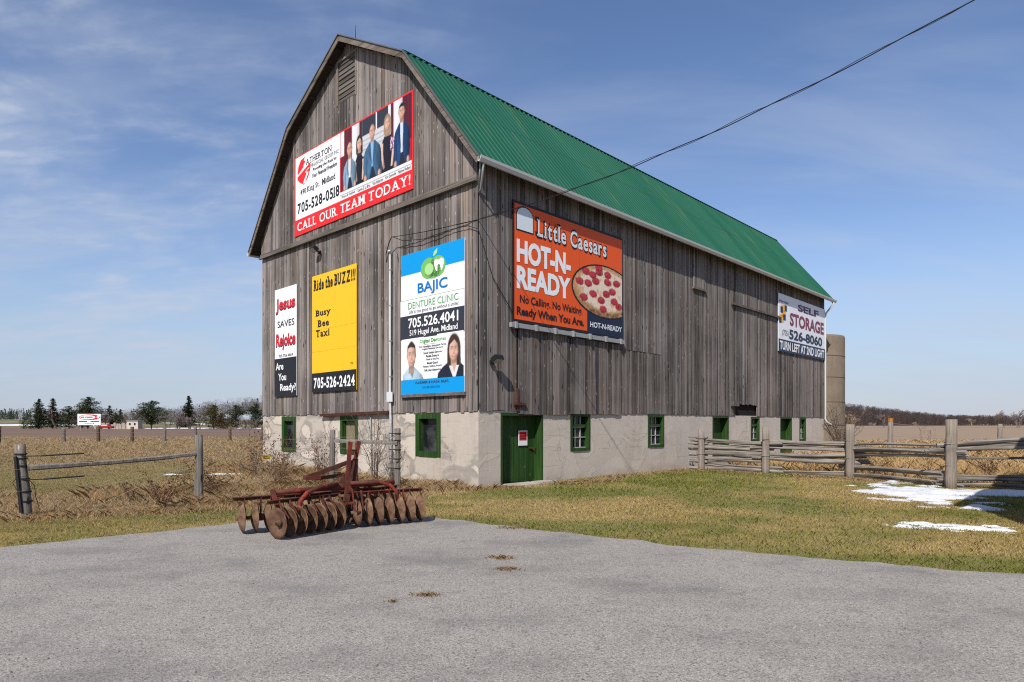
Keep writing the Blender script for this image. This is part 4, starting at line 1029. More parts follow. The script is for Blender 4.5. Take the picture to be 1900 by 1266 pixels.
# 8 roadside sign across the field
sc_ = tag(empty('roadside_sign', (-104.6, 160, 0.0)), 'white roadside sign with a red oval beyond the ploughed field', 'sign')
s = Sign('sign_panel', None, (0, 0, 0), 0, 5.7, 2.75, (.80, .80, .82), cat=None, thick=.12)
s.o.parent = sc_; s.o.location = (-2.85, 0, 1.35)
s.rect(-.03, -.03, 0, 1.02, (.05, .05, .22), 0, 'blue_edge'); s.rect(0, -.03, 1, 0, (.05, .05, .22), 0)
s.ell(.52, .70, .46, .26, (.60, .012, .02), 1, 'oval_emblem', 36); s.ell(.43, .70, .34, .18, WHITE, 2, None, 30); s.ell(.885, .72, .055, .12, (.70, .70, .78), 2)
for a, b in ((.13, .30), (.32, .36), (.38, .66)): s.rect(a, .66, b, .76, (.06, .06, .08), 3)
s.rect(.06, .27, .42, .36, (.03, .03, .05), 1); s.rect(.56, .27, .95, .36, (.03, .03, .05), 1); s.rect(.30, .08, .64, .15, (.35, .15, .25), 1); s.rect(.66, .08, .72, .17, (.05, .05, .3), 1)
s.flush()
for x in (-2.3, .6, 2.1): m = MB(); m.box(x, x+.15, .14, .29, 0, 1.6); m.build('leg', M['pale_post_wood'], sc_)

# ------------------------------------------------------------------ disc harrow
hw = tag(empty('disc_harrow', (-2.90, 10.92, 0.02), R(44)), 'rusty red tandem disc harrow parked on the gravel edge', 'disc harrow')
RAD = 0.235
def disc_mesh():
    m = MB(); n = 36; r = random.Random(3)
    rings = [(0.0, 0.040), (0.05, 0.038), (0.10, 0.028), (0.17, 0.006), (RAD, -0.030)]
    rings2 = [(RAD, -0.034), (0.17, 0.001), (0.10, 0.023), (0.05, 0.033), (0.0, 0.035)]
    vs, fs = [], []
    jag = [r.uniform(-.007, .003) for _ in range(n)]
    allr = rings + rings2
    for (q, h) in allr:
        for j in range(n):
            a = 2*math.pi*j/n; qq = q + (jag[j] if q == RAD else 0); vs.append((h, qq*math.cos(a), qq*math.sin(a)))
    for i in range(len(allr)-1):
        for j in range(n):
            a, b = i*n+j, i*n+(j+1) % n; fs.append((a, b, b+n, a+n))
    m.add(vs, fs)
    m.lathe([(0.0, -.02), (.055, -.02), (.055, .0), (.03, .05), (.03, .075), (0, .075)], 12, (0, 0, 0), (1, 0, 0)); m.lathe([(0, -.05), (.035, -.05), (.045, .0)], 10, (0, 0, 0), (1, 0, 0))
    return m
proto = None
gangs = [((-1.27, -0.46), (-0.17, -0.25), 7), ((0.14, -0.25), (1.28, -0.46), 7), ((-1.50, 0.42), (-0.16, 0.16), 8), ((0.20, 0.16), (1.30, 0.38), 7)]
for gi, (a, b, n) in enumerate(gangs):
    A2, B2 = Vector((a[0], a[1], RAD)), Vector((b[0], b[1], RAD)); ang = math.atan2(b[1]-a[1], b[0]-a[0])
    d_ = (B2-A2).normalized(); side = Vector((-d_.y, d_.x, 0))
    m = MB(); m.tube([A2-d_*.05, B2+d_*.05], .028, 8); ga = m.build('gang_axle', M['dark_rust'], hw, True)
    m = MB(); back = side*(0.10 if gi < 2 else -0.02)
    m.bar(A2-d_*.12+back+Vector((0, 0, .335)), B2+d_*.12+back+Vector((0, 0, .335)), .055, .012); m.bar(A2-d_*.12+back+side*.025+Vector((0, 0, .31)), B2+d_*.12+back+side*.025+Vector((0, 0, .31)), .010, .06)
    for t_ in (.22, .78):
        p = A2.lerp(B2, t_); m.bar(p+Vector((0, 0, -.02)), p+back+Vector((0, 0, .33)), .05, .02, d_); m.lathe([(.05, -.05), (.062, 0), (.05, .05)], 10, p, d_)
    m.build('gang_bar', M['dark_rust'] if gi != 1 else M['red_paint'], hw)
    for i in range(n):
        m = MB(); p = A2.lerp(B2, i/(n-1)) + d_*.055; top = p+back+Vector((0, 0, .33)); m.bar(top, p+Vector((0, 0, .17))-side*.06, .035, .008, d_); m.bar(p+Vector((0, 0, .17))-side*.06, p+Vector((0, 0, .05))-side*.13, .05, .008, d_); m.build('scraper', M['dark_rust'], hw)
    for i in range(n):
        if proto is None: o = proto = disc_mesh().build('disc', M['rust_mud'], hw, True)
        else: o = proto.copy(); col.objects.link(o); o.parent = hw
        flip = gi in (1, 2)
        o.location = A2.lerp(B2, i/(n-1)); o.rotation_euler = (rng.uniform(0, 6.28), 0, ang + (math.pi if flip else 0))
m = MB()                                 # red tubular frame
m.tube([(-1.22, -.10, .66), (-.15, -.06, .66)], .042, 10); m.tube([(.15, -.06, .68), (1.0, -.10, .68)], .042, 10); m.tube([(-.2, -.05, .67), (.2, -.05, .67)], .062, 10)
m.build('main_tube', M['red_paint'], hw, True)
m = MB(); m.tube([(-.92, -.36, .36), (-.88, -.34, .52), (-.74, -.30, .64), (-.5, -.22, .70), (-.12, -.12, .72)], .036, 10); m.tube([(.92, -.36, .38), (.90, -.34, .54), (.80, -.28, .66), (.6, -.2, .72), (.12, -.12, .72)], .036, 10)
m.build('arched_pipe', M['red_paint'], hw, True)
m = MB(); m.tube([(-1.05, .34, .52), (-.6, .22, .60), (-.55, -.06, .64)], .032, 8); m.tube([(.95, .32, .52), (.6, .2, .60), (.55, -.06, .64)], .032, 8); m.tube([(-.5, .26, .56), (.6, .24, .56)], .03, 8)
m.build('rear_frame', M['red_paint'], hw, True)
m = MB(); m.bar((-1.22, -.36, .36), (-1.22, -.10, .70), .06, .05); m.bar((-1.22, -.10, .40), (-1.22, -.10, .72), .06, .05); m.build('bracket', M['red_paint'], hw)
m = MB(); m.bar((-.62, -.08, .66), (-.62, -.08, .86), .07, .06); m.bar((-.48, -.06, .66), (-.48, -.06, .84), .05, .05); m.box(-.68, -.42, -.13, -.02, .82, .88); m.build('bracket', M['red_paint'], hw)
m = MB(); m.bar((-.62, -.05, .86), (.18, -.02, 1.08), .05, .07); m.bar((-.45, .02, .82), (.14, .02, .86), .05, .06)
m.build('brace_bar', M['dark_rust'], hw)
m = MB(); m.bar((.06, -.10, .62), (.16, -.06, 1.42), .022, .075, (1, 0, 0)); m.bar((.18, .02, .62), (.42, .10, 1.42), .022, .075, (1, 0, 0)); m.tube([(.10, -.09, .98), (.26, .05, .98)], .018, 8); m.tube([(.14, -.07, 1.28), (.36, .09, 1.26)], .014, 8)
m.build('hitch_mast', M['red_paint'], hw)
m = MB(); m.bar((.02, -.16, .42), (.20, -.04, 1.10), .03, .10, (1, 0, 0)); m.bar((.20, -.10, .45), (.30, .02, 1.12), .03, .10, (1, 0, 0)); m.bar((-.18, -.10, .55), (.16, -.05, .96), .025, .09, (1, 0, 0)); m.bar((.30, -.05, .55), (.26, .0, 1.1), .025, .08, (1, 0, 0))
m.build('mast_plate', M['dark_rust'], hw)
m = MB(); m.tube([(.0, -.40, .62), (.02, -.44, .30), (.10, -.46, .27), (.18, -.44, .30), (.16, -.40, .62)], .016, 8); m.bar((-.05, -.2, .40), (.30, -.2, .40), .20, .02); m.bar((.0, -.40, .62), (.08, -.08, .66), .03, .05)
m.build('drawbar_stirrup', M['red_paint'], hw)

# ------------------------------------------------------------------ fences
def post_mb(r, h, lean=(0, 0), sides=9, seed=0, bury=0.15):
    q = random.Random(seed); m = MB(); pts, rs = [], []
    for i in range(6):
        t_ = i/5; z = -bury + (h+bury)*t_; pts.append((lean[0]*t_+q.uniform(-.006, .006), lean[1]*t_+q.uniform(-.006, .006), z)); rs.append(r*(1.06-.12*t_)*q.uniform(.94, 1.05))
    m.tube(pts, rs, sides); return m
wf = tag(empty('wire_fence', (-9.03, 12.07, 0)), 'wire fence on stout grey posts with black insulators beside the gravel drive', 'fence')
F0 = Vector((-9.03, 12.07, 0))
def fpost(x, y, h, r, lean=(0, 0), m='post_wood', parent=wf, base=F0, seed=1):
    o = post_mb(r, h, lean, 10, seed).build('post', M[m], parent, True); o.location = Vector((x, y, 0)) - base; return o
pa = fpost(-9.03, 12.07, 1.36, .094, (-.17, .02), seed=4); pb = fpost(-6.83, 14.1, 1.50, .085, (.0, .02), seed=5)
pc = fpost(-4.93, 17.65, 1.58, .075, (.04, .0), seed=6); pd = fpost(-3.07, 17.36, 1.62, .085, (.0, .0), seed=7)
def log(name, p, q, r0, r1, mat, parent, seed, flat=1.0, sides=7):
    k = random.Random(seed); p, q = Vector(p), Vector(q); m = MB(); n = 9; pts, rs = [], []
    L = (q-p).length
    ang = [k.uniform(.78, 1.15) for _ in range(sides)]
    bend = k.uniform(-.03, .03)*L; bz = k.uniform(-.018, .018)*L
    d = (q-p).normalized(); s_ = d.cross(Vector((0, 0, 1))).normalized(); u_ = s_.cross(d)
    vs, fs = [], []
    for i in range(n+1):
        t_ = i/n; c = p.lerp(q, t_) + s_*bend*math.sin(math.pi*t_)*.4 + u_*(bz*math.sin(math.pi*t_)+k.uniform(-.006, .006))
        r = (r0+(r1-r0)*t_)*k.uniform(.92, 1.08)
        for j in range(sides):
            a = 2*math.pi*j/sides + seed
            vs.append(c + (s_*math.cos(a)*.8 + u_*math.sin(a)*flat)*r*ang[j]*k.uniform(.95, 1.05))
    for i in range(n):
        for j in range(sides): a, b = i*sides+j, i*sides+(j+1) % sides; fs.append((a, b, b+sides, a+sides))
    fs += [tuple(reversed(range(sides))), tuple(n*sides+j for j in range(sides))]
    # logs lie along local X so the grain runs with them
    rot = Vector((1, 0, 0)).rotation_difference(d).to_matrix(); inv = rot.inverted()
    m.add([inv @ (v-p) for v in vs], fs)
    o = m.build(name, mat, parent); o.location = p; o.rotation_euler = rot.to_euler(); return o
log('rail', Vector((-9.05, 12.08, .93))-F0, Vector((-6.86, 14.05, 1.09))-F0, .062, .055, M['post_wood'], wf, 3, 1.0)
log('rail', Vector((-4.86, 17.63, 1.27))-F0, Vector((-3.06, 17.28, 1.22))-F0, .05, .06, M['post_wood'], wf, 9, 1.0)
m = MB()
def seg(p, q, r=.006): m = MB(); m.tube([Vector(p)-F0, Vector(q)-F0], r*.62, 5); m.build('wire', M['pale_wire'], wf)
seg((-8.35, 12.62, .47), (-6.86, 14.0, .80), .007); seg((-8.2, 12.7, .10), (-6.86, 14.02, .95), .007); seg((-8.3, 12.65, .78), (-6.9, 14.02, .66), .005)
for z in (.42, .78, 1.12, 1.38): seg((-6.83, 14.05, z*.92), (-4.93, 17.6, z), .006)
for z in (.45, .82, 1.08, 1.38): seg((-4.93, 17.6, z), (-3.07, 17.3, z), .005)
for z in (.5, .9, 1.2): seg((-9.03, 12.0, z), (-12.5, 7.6, z), .003)
for z in (.30, .48, .72, .96, 1.10, 1.18):
    m = MB(); m.tube([(-.17*z/1.36, .015*z, z-.012), (-.17*z/1.36, .015*z, z+.012)], .104, 12); m.build('strap', M['black_rubber'], wf)
for z in (.70, 1.14):
    m = MB(); m.tube([(.05-.11*z, -.06, z), (.26-.1*z, .12, z), (.27-.1*z, .13, z), (.72, .50, z+.03)], [.010, .010, .016, .016], 6); m.build('insulator', M['black_rubber'], wf)
m = MB(); m.bar((-.04, -.115, .10), (-.16, -.105, 1.14), .05, .025, (0, 1, 0))
m.build('cable_strip', M['black_rubber'], wf)
m = MB(); m.tube([(.05, -.1, .75), (.16, -.05, .6), (.14, 0, .4), (.24, -.05, .2)], .007, 5); m.build('loose_lead', M['black_rubber'], wf)
m = MB(); m.tube([(-.1, -.1, .8), (-.24, -.06, .65), (-.12, -.1, .5)], .006, 5); m.build('loose_lead', M['black_rubber'], wf)
Q = Vector((-3.07, 17.36, 0)) - F0
for z in (.55, .8, 1.05, 1.3, 1.48):
    m = MB(); m.tube([Q+Vector((0, 0, z-.012)), Q+Vector((0, 0, z+.012))], .095, 10); m.tube([Q+Vector((-.05, -.06, z)), Q+Vector((-.22, -.08, z+.01))], .012, 5); m.build('strap', M['black_rubber'], wf)
m = MB(); m.tube([Q+Vector((.02, -.10, 1.3)), Q+Vector((.12, -.10, 1.15)), Q+Vector((.05, -.11, 1.0)), Q+Vector((.13, -.09, .85)), Q+Vector((-.02, -.1, .7))], .008, 5)
m.build('loose_lead', M['black_rubber'], wf)
y0 = Sign('warning_sign', 'little yellow warning plate hanging on the fence wire before the weeds', (-6.08, 15.78, .87), R(55), .21, .11, (.70, .42, .01), thick=.006)
y0.rect(.1, .2, .9, .3, (.25, .14, .01), 1, 'print_line'); y0.rect(.1, .6, .6, .7, (.25, .14, .01), 1); y0.flush()

ff = tag(empty('field_fence', (-43, 55.5, 0)), 'far row of dark round posts with wire along the ploughed field on the left', 'fence')
fp = [(-50.5, 49), (-44.6, 56.2), (-40.6, 58.6), (-37.9, 59.3), (-35.6, 60.6), (-33.2, 61.8), (-31.2, 63.8), (-28.4, 65.2), (-25.6, 66.3), (-22.6, 67.5), (-19.6, 69)]
for i, (x, y) in enumerate(fp):
    o = post_mb(.16 if i != 5 else .15, 1.42+.10*math.sin(i*2.3), (.05*math.sin(i*1.7), 0), 8, i).build('post', M['post_wood' if i in (5, 6, 2) else 'twig'], ff, True); o.location = (x+43, y-55.5, 0)
for z in (.5, .9, 1.25):
    m = MB()
    for i in range(len(fp)-1): m.tube([(fp[i][0]+43, fp[i][1]-55.5-.18, z), (fp[i+1][0]+43, fp[i+1][1]-55.5-.18, z)], .008, 4)
    m.build('wire', M['pale_wire'], ff)
fr = tag(empty('pasture_fence', (20, 36, 0)), 'wire fence with an orange topped post behind the split rails on the right', 'fence')
rp = [(12.5, 44), (20.1, 34.4), (30.0, 39.8), (42, 46)]
for i, (x, y) in enumerate(rp):
    o = post_mb(.13, 2.0 if i == 1 else 1.72, (.03, 0), 8, i+20).build('post', M['pale_post_wood'], fr, True); o.location = (x-20, y-36, 0)
m = MB(); m.tube([(0.12, -1.6, 1.84), (0.13, -1.6, 2.03)], .132, 8); m.build('orange_cap', plain('orange_paint', (.36, .15, .03), .8, .4, 9), fr)
for z in (.9, 1.55):
    m = MB()
    for i in range(len(rp)-1): m.tube(cable_pts((rp[i][0]-20, rp[i][1]-36.14, z+(.2 if i == 1 else 0)), (rp[i+1][0]-20, rp[i+1][1]-36.14, z), .12, 10), .008, 4)
    m.build('wire', M['pale_wire'], fr)

sr = tag(empty('split_rail_fence', (7.12, 24.42, 0)), 'grey split rail fence of stacked weathered logs running right from the barn', 'fence')
S0 = Vector((7.12, 24.42, 0))
SP = [(6.74, 24.68), (7.12, 24.42), (8.90, 22.83), (11.02, 21.2), (11.90, 17.65), (15.6, 16.6)]
for i, (x, y) in enumerate(SP[1:5]):
    h = (1.55, 1.62, 1.72, 1.86)[i]; o = post_mb((.115, .125, .135, .145)[i], h, ((.0, .02, .01, .03)[i], 0), 10, 40+i).build('post', M['pale_post_wood'], sr, True); o.location = Vector((x, y-.10, 0)) - S0
rr = random.Random(21)
for i in range(5):
    a, b = Vector((*SP[i], 0)), Vector((*SP[i+1], 0)); d = (b-a).normalized(); nrm = Vector((-d.y, d.x, 0))
    if nrm.y < 0: nrm = -nrm
    top0, top1 = (1.22, 1.22, 1.16, 1.12, 1.28, 1.42)[i], (1.22, 1.22, 1.16, 1.12, 1.28, 1.42)[i+1]
    nr = (12, 15, 13, 10, 11)[i]
    for j in range(nr):
        f_ = (j+.4)/nr
        if i >= 3 and .34 < f_ < .60: f_ = f_ + (.27 if f_ > .46 else -.20)
        if i == 2 and .14 < f_ < .34: f_ = f_ + .30
        z0, z1 = top0*f_+rr.uniform(-.10, .10), top1*f_+rr.uniform(-.10, .10)
        if i == 0: e0, e1 = rr.uniform(-.12, .05), .25
        else: e0, e1 = rr.uniform(-.55, .10), rr.uniform(-.05, .65)
        if i == 4: e1 = .5
        p, q = a - d*(-e0 if i == 0 else -e0*1.0) + nrm*rr.uniform(.02, .14), b + d*e1 + nrm*rr.uniform(.02, .14)
        r0, r1 = rr.uniform(.050, .088), rr.uniform(.030, .062)
        if rr.random() < .5: r0, r1 = r1, r0
        log('rail', p+Vector((0, 0, max(.06, z0)))-S0, q+Vector((0, 0, max(.06, z1)))-S0, r0, r1, M['rail_wood'], sr, i*20+j, rr.uniform(.8, 1.1), 6)
for i in range(1, 5):
    x, y = SP[i]
    for z in (.62, 1.2): m = MB(); m.tube([Vector((x, y-.10, z-.006))-S0, Vector((x, y-.10, z+.006))-S0], .15, 10); m.build('tie_wire', M['wire'], sr)

# ------------------------------------------------------------------ silo, sheds and car far off
si = tag(empty('silo', (18.72, 40.9, 0)), 'round weathered concrete stave silo without roof behind the far end of the barn', 'silo')
m = MB(); m.lathe([(2.08, -.2), (2.08, 7.0), (2.05, 7.12), (1.88, 7.12), (1.88, 0)], 40); m.build('silo_wall', M['silo_concrete'], si, True)
HOOP = plain('hoop_rust', (.105, .08, .058), .9)
for z in (1.65, 3.05, 4.55, 5.85): m = MB(); m.lathe([(2.08, z-.025), (2.092, z-.015), (2.092, z+.015), (2.08, z+.025)], 40); m.build('hoop', HOOP, si, True)
sh = tag(empty('shed', (-115.5, 198, 0)), 'small whitish block shed in front of the trees across the field', 'shed')
m = MB(); m.box(-1.7, 1.7, -1.2, 1.2, 0, 2.5); m.build('wall', plain('pale_block', (.50, .46, .40), .9, .3, 1.5), sh)
m = MB(); m.box(-1.9, 1.9, -1.4, 1.4, 2.5, 2.65); m.build('roof', M['grey_metal'], sh)
for x in (-1.0, .5): m = MB(); m.box(x, x+.5, -1.23, -1.2, 1.2, 1.9); m.build('window', M['glass'], sh)
wl_ = tag(empty('stone_wall', (-122, 199, 0)), 'low pale field stone wall left of the whitish shed', 'wall')
m = MB(); q = random.Random(8)
for i in range(70):
    x = -6.2+i*.16; h = q.uniform(.9, 2.0); m.box(x, x+q.uniform(.25, .5), -.4+q.uniform(-.2, .2), .4, 0, h)
m.build('stones', plain('field_stone', (.36, .31, .26), .95, .45, 1.2), wl_)
ca = tag(empty('parked_car', (-121.6, 194, 0)), 'red car parked right of the roadside sign', 'car')
m = MB(); pr = [(-1.9, .35), (1.9, .35), (1.95, .75), (1.75, .95), (1.0, 1.0), (.55, 1.45), (-.9, 1.5), (-1.5, 1.02), (-1.95, .9)]; k = len(pr)
m.add([(x, -.8, z) for x, z in pr]+[(x, .8, z) for x, z in pr], [tuple(range(k)), tuple(range(2*k-1, k-1, -1))]+[(i, (i+1) % k, k+(i+1) % k, k+i) for i in range(k)])
m.build('body', plain('car_red', (.30, .02, .02), .3, .05), ca)
m = MB(); m.add([(x, -.82, z) for x, z in ((-1.2, 1.02), (.85, 1.02), (.5, 1.38), (-.85, 1.42))], [(0, 1, 2, 3)]); m.build('window', M['white_metal'], ca)  # white pane paints in the light caught by the car window
for x in (-1.2, 1.2):
    m = MB(); m.lathe([(0, -.84), (.33, -.84), (.33, -.6), (0, -.6)], 14, (x, 0, .33), (0, 1, 0)); m.build('wheel', M['black_rubber'], ca)
# neighbour's house right of the frame; its eaves throw the shadow on the fence and the lawn
ho = tag(empty('house', (7.72, 8.0, 0), R(46)), 'pale clapboard house beside the drive that shades the fence end', 'house')
m = MB(); m.box(0, 9, -8, 0, 0, 5.7); m.build('wall', plain('clapboard', (.55, .54, .50), .7, .08, 3), ho)
m = MB(); m.add([(-.25, -8.3, 5.65), (9.3, -8.3, 5.65), (9.3, .25, 5.65), (-.25, .25, 5.65), (3.2, -4, 7.6), (5.8, -4, 7.6), (-.25, -8.3, 5.5), (9.3, -8.3, 5.5), (9.3, .25, 5.5), (-.25, .25, 5.5)],
                 [(0, 1, 5, 4), (1, 2, 5), (2, 3, 4, 5), (3, 0, 4), (9, 8, 7, 6), (0, 6, 7, 1), (1, 7, 8, 2), (2, 8, 9, 3), (3, 9, 6, 0)]); m.build('roof', plain('shingle', (.07, .065, .06), .9, .3, 8), ho)
for z in (1.0, 3.7):
    for x in (1.5, 4.4, 7.0):
        m = MB(); m.box(x-.08, x+1.08, .0, .05, z-.08, z+1.38); w = m.build('window', M['white_metal'], ho); m = MB(); m.box(x, x+1, .051, .06, z, z+1.3); m.build('pane', M['glass'], w)

# ------------------------------------------------------------------ grass
def smp(n, tmin, tmax, ymin, ymax, power=1.0):
    """points fanned out over the plot, thinner with distance"""
    t_ = nrg.uniform(tmin, tmax, n)
    q = nrg.uniform(0, 1, n)
    y = ymin*(ymax/ymin)**q if power == 1.0 else 1/(1/ymin + (1/ymax-1/ymin)*q)
    return t_*y, y
GRN, OLV, STR, PAL = (np.array(c) for c in ((.105, .185, .014), (.275, .250, .040), (.60, .420, .165), (.76, .58, .32)))
def blades(name, x, y, h, w, colr, lean, parent=None):
    n = len(x); a = nrg.uniform(0, 2*np.pi, n); b = nrg.uniform(0, 2*np.pi, n)
    l = lean*nrg.uniform(.3, 1.3, n)*h; z0 = np.zeros(n)-.01
    dx, dy = np.cos(a)*w/2, np.sin(a)*w/2
    p0 = np.stack([x-dx, y-dy, z0], 1); p1 = np.stack([x+dx, y+dy, z0], 1)
    mx, my = x+np.cos(b)*l*.35, y+np.sin(b)*l*.35
    p2 = np.stack([mx+dx*.8, my+dy*.8, h*.6], 1); p3 = np.stack([x+np.cos(b)*l, y+np.sin(b)*l, h], 1); p4 = np.stack([mx-dx*.8, my-dy*.8, h*.6], 1)
    return np_mesh(name, np.stack([p0, p1, p2, p3, p4], 1), 5, M['blade'], parent, colr)
def mixc(*terms):
    """blend colours by per-blade weights"""
    tot = sum(w for _, w in terms); return sum(c[None, :]*(w/tot)[:, None] for c, w in terms)
NEAR_L = lambda x, y: y - (12.07 + (x+9.03)*0.923)       # >0 behind the first fence run
def keep_off(x, y, pad=0.0):
    return ~in_poly(x, y, [(p.x, p.y) for p in DRV]) & ~in_poly(x, y, BARN)
# mown lawn on the right and the verge on the left
x, y = smp(620000, -1.02, .98, 7.0, 26)
fence_y = np.interp(x, [6.05, 7.12, 8.90, 11.02, 11.90, 15.6, 40], [25.0, 24.42, 22.83, 21.2, 17.65, 16.6, 9])
k = keep_off(x, y) & (((x > -2.2) & ((y < fence_y) | (x < 6.0))) | ((x <= -2.2) & (y < 12.9 + np.clip((x+6)*.35, -3.5, 2))))
k &= ~((x < 6) & (y > 24))
x, y = x[k], y[k]
g1, g2, g3 = fnoise(x*.35, y*.55, 2, 4), fnoise(x*1.8, y*2.4, 5, 3), nrg.uniform(0, 1, len(x))
s_long = (x-CX)*U.x + (y-CY)*U.y; d_long = -((x-CX)*V_.x + (y-CY)*V_.y)     # along and away from the long wall
strip = np.where((x > 1.0), np.exp(-((d_long-1.9)/1.5)**2), 0) + np.where(x > 4, np.exp(-((d_long-3.6)/1.6)**2)*.6, 0)
edge = np.exp(-np.abs(y-(11.2-.75*np.maximum(x, -1)))/.5)*.3
green = np.clip((g1-.40)*3.6 + .12 + strip*1.5 + (g2-.5)*1.4 + edge + np.where(x < -2.2, .18, 0), 0.02, 1.3)
straw = np.clip((.53-g1)*4.2 + (g2-.45)*1.8 + .18 + np.where(d_long < .6, .8, 0)*(x > -2), .05, 1.6)
green = np.clip(green*1.25-.08, .02, 1.6)
c = mixc((GRN, green*1.15), (OLV, np.full(len(x), .55)), (STR, straw), (PAL, straw*.5*(g3 > .6)))*nrg.uniform(.65, 1.35, (len(x), 1))
h = nrg.uniform(.012, .040, len(x))*(.7+g2*.7)*(1+.6*strip); w = .0038*(y/9)*nrg.uniform(.7, 1.4, len(x))
snowy = np.zeros(len(x), bool)
for sx, sy, sa, sb in ((10.15, 16.3, .75, 2.0), (13.0, 16.0, 1.8, .38)):
    ca_, sa_ = (math.cos(R(-21)), math.sin(R(-21))) if sb > 1 else (1, 0)
    snowy |= (((x-sx)*ca_+(y-sy)*sa_)/sa)**2 + ((-(x-sx)*sa_+(y-sy)*ca_)/sb)**2 < 1
h = np.where(snowy, h*.4, h)
tag(blades('lawn_grass', x, y, h, w, c, 1.1), 'short patchy green and tan lawn grass', 'grass', kind='stuff')
# dry meadow on the left up to the ploughed field, and behind the split rails on the right
x, y = smp(420000, -1.0, -.22, 9.0, 82)
k = keep_off(x, y) & (y > 11.2 + np.clip((x+6)*.35, -3.5, 2)) & ~((y < 12.4) & (x > -2))
x, y = x[k], y[k]; g1, g2 = fnoise(x*.16, y*.22, 9, 4), fnoise(x*.9, y*1.3, 12, 3)
beh = NEAR_L(x, y)
gp = np.clip((g1-.47)*6 + (g2-.5)*1.8, 0, 1.4)*np.clip((34-y)/12, 0, 1)
tall = np.clip(beh/2.0, 0, 1)*(.35+np.clip((g2-.35)*2.2, 0, 1)) * np.where(y < 40, 1, 1.2)
tall = tall*(1-np.clip(gp, 0, .85))
c = mixc((GRN, gp*.9), (OLV, gp*.6+.10), (STR, np.full(len(x), .55)), (np.array((.46, .31, .18)), np.full(len(x), .6)), (PAL, .25+np.clip(g2-.4, 0, 1)*1.6))*nrg.uniform(.65, 1.3, (len(x), 1))*np.array([[.80, .80, .92]])
h = .02 + .13*tall*nrg.uniform(.2, 1.3, len(x)); w = .0042*np.maximum(1, y/11)*nrg.uniform(.7, 1.4, len(x))
tag(blades('meadow_grass', x, y, h, w, c, 1.15), 'matted tan dry meadow grass with green patches', 'grass', kind='stuff')
# matted straw along the fence, the gable foot and the weeds
cl = []
for (ax, ay, bx, by, wd, n, hh) in ((-6.6, 13.9, -2.9, 15.8, 1.0, 52000, .30), (-9.4, 15.5, -4.0, 18.6, 1.3, 52000, .42), (-9.0, 12.0, -6.2, 13.2, .6, 18000, .20), (-6.2, 18.5, -1.5, 17.3, .9, 30000, .30), (-10.4, 24.6, -5.2, 20.0, 1.3, 30000, .5), (-1.2, 17.0, .2, 17.6, .22, 5200, .16), (1.0, 18.0, 3.2, 19.8, .28, 7200, .18), (3, 20.6, 7, 24.4, .3, 12000, .14), (7, 23.9, 11.5, 19, .35, 12000, .14)):
    t_ = nrg.uniform(0, 1, n); x = ax+(bx-ax)*t_+nrg.normal(0, wd*.5, n); y = ay+(by-ay)*t_+nrg.normal(0, wd*.5, n); cl.append((x, y, np.full(n, hh)))
x, y, hh = (np.concatenate([q[i] for q in cl]) for i in range(3))
k = keep_off(x, y) & (fnoise(x*.9, y*.9, 31, 3) > .36); x, y, hh = x[k], y[k], hh[k]; g2 = fnoise(x*1.5, y*1.5, 41, 3)
c = mixc((STR, np.full(len(x), .7)), (PAL, .2+g2*.9), (np.array((.30, .17, .075)), .25+.5*(nrg.uniform(0, 1, len(x)) > .7)))*nrg.uniform(.7, 1.3, (len(x), 1))*np.array([[.78, .76, .84]])
tag(blades('straw_mat', x, y, hh*nrg.uniform(.1, .75, len(x))*(.3+g2), .0048*np.maximum(1, y/12)*nrg.uniform(.7, 1.4, len(x)), c, 1.5), 'flattened straw and dead stems along the fence and wall', 'dead grass', kind='stuff')
x, y = smp(110000, .34, 1.0, 17.2, 60)
fy = np.interp(x, [6.05, 7.12, 8.90, 11.02, 11.90, 15.6, 40], [25.0, 24.42, 22.83, 21.2, 17.65, 16.6, 9])
k = keep_off(x, y) & (y > fy+.25) & (x > 6.2); x, y = x[k], y[k]; g2 = fnoise(x*.8, y*.8, 51, 3)
c = mixc((np.array((.62, .40, .17)), .4+g2), (PAL, g2), (np.array((.32, .18, .075)), np.full(len(x), .25)))*nrg.uniform(.7, 1.25, (len(x), 1))
tag(blades('tall_dry_grass', x, y, (.16+.34*g2)*nrg.uniform(.4, 1.2, len(x)), .006*np.maximum(1, y/16)*nrg.uniform(.7, 1.4, len(x)), c, 1.1), 'orange tan dry grass behind the split rail fence', 'dead grass', kind='stuff')
# loose chippings lying on the drive
n = 5200; x, y = smp(n, -1.05, 1.05, 3.6, 12.2); k = in_poly(x, y, [(p.x, p.y) for p in DRV]); x, y = x[k], y[k]; n = len(x)
r_ = nrg.uniform(.003, .0085, n)*nrg.choice([1, 1, 1, 1.7], n); a = nrg.uniform(0, 6.28, n); g_ = nrg.uniform(.08, .33, (n, 1))*np.array([[1.0, .94, .86]])
cc, sn = np.cos(a)*r_, np.sin(a)*r_; top = np.stack([x, y, .012+r_*.9], 1)
ring = [np.stack([x+p*cc-q*sn*.8, y+p*sn+q*cc*.8, np.full(n, .011)], 1) for p, q in ((1, 0), (.2, 1), (-.9, .5), (-.5, -.9), (.6, -.8))]
tri = np.concatenate([np.stack([ring[i], ring[(i+1) % 5], top], 1) for i in range(5)])
tag(np_mesh('loose_stones', tri, 3, attr_mat('stone_chip', .9, 0), None, np.concatenate([g_]*5)), 'loose stone chippings scattered over the grey drive', 'gravel', kind='stuff')
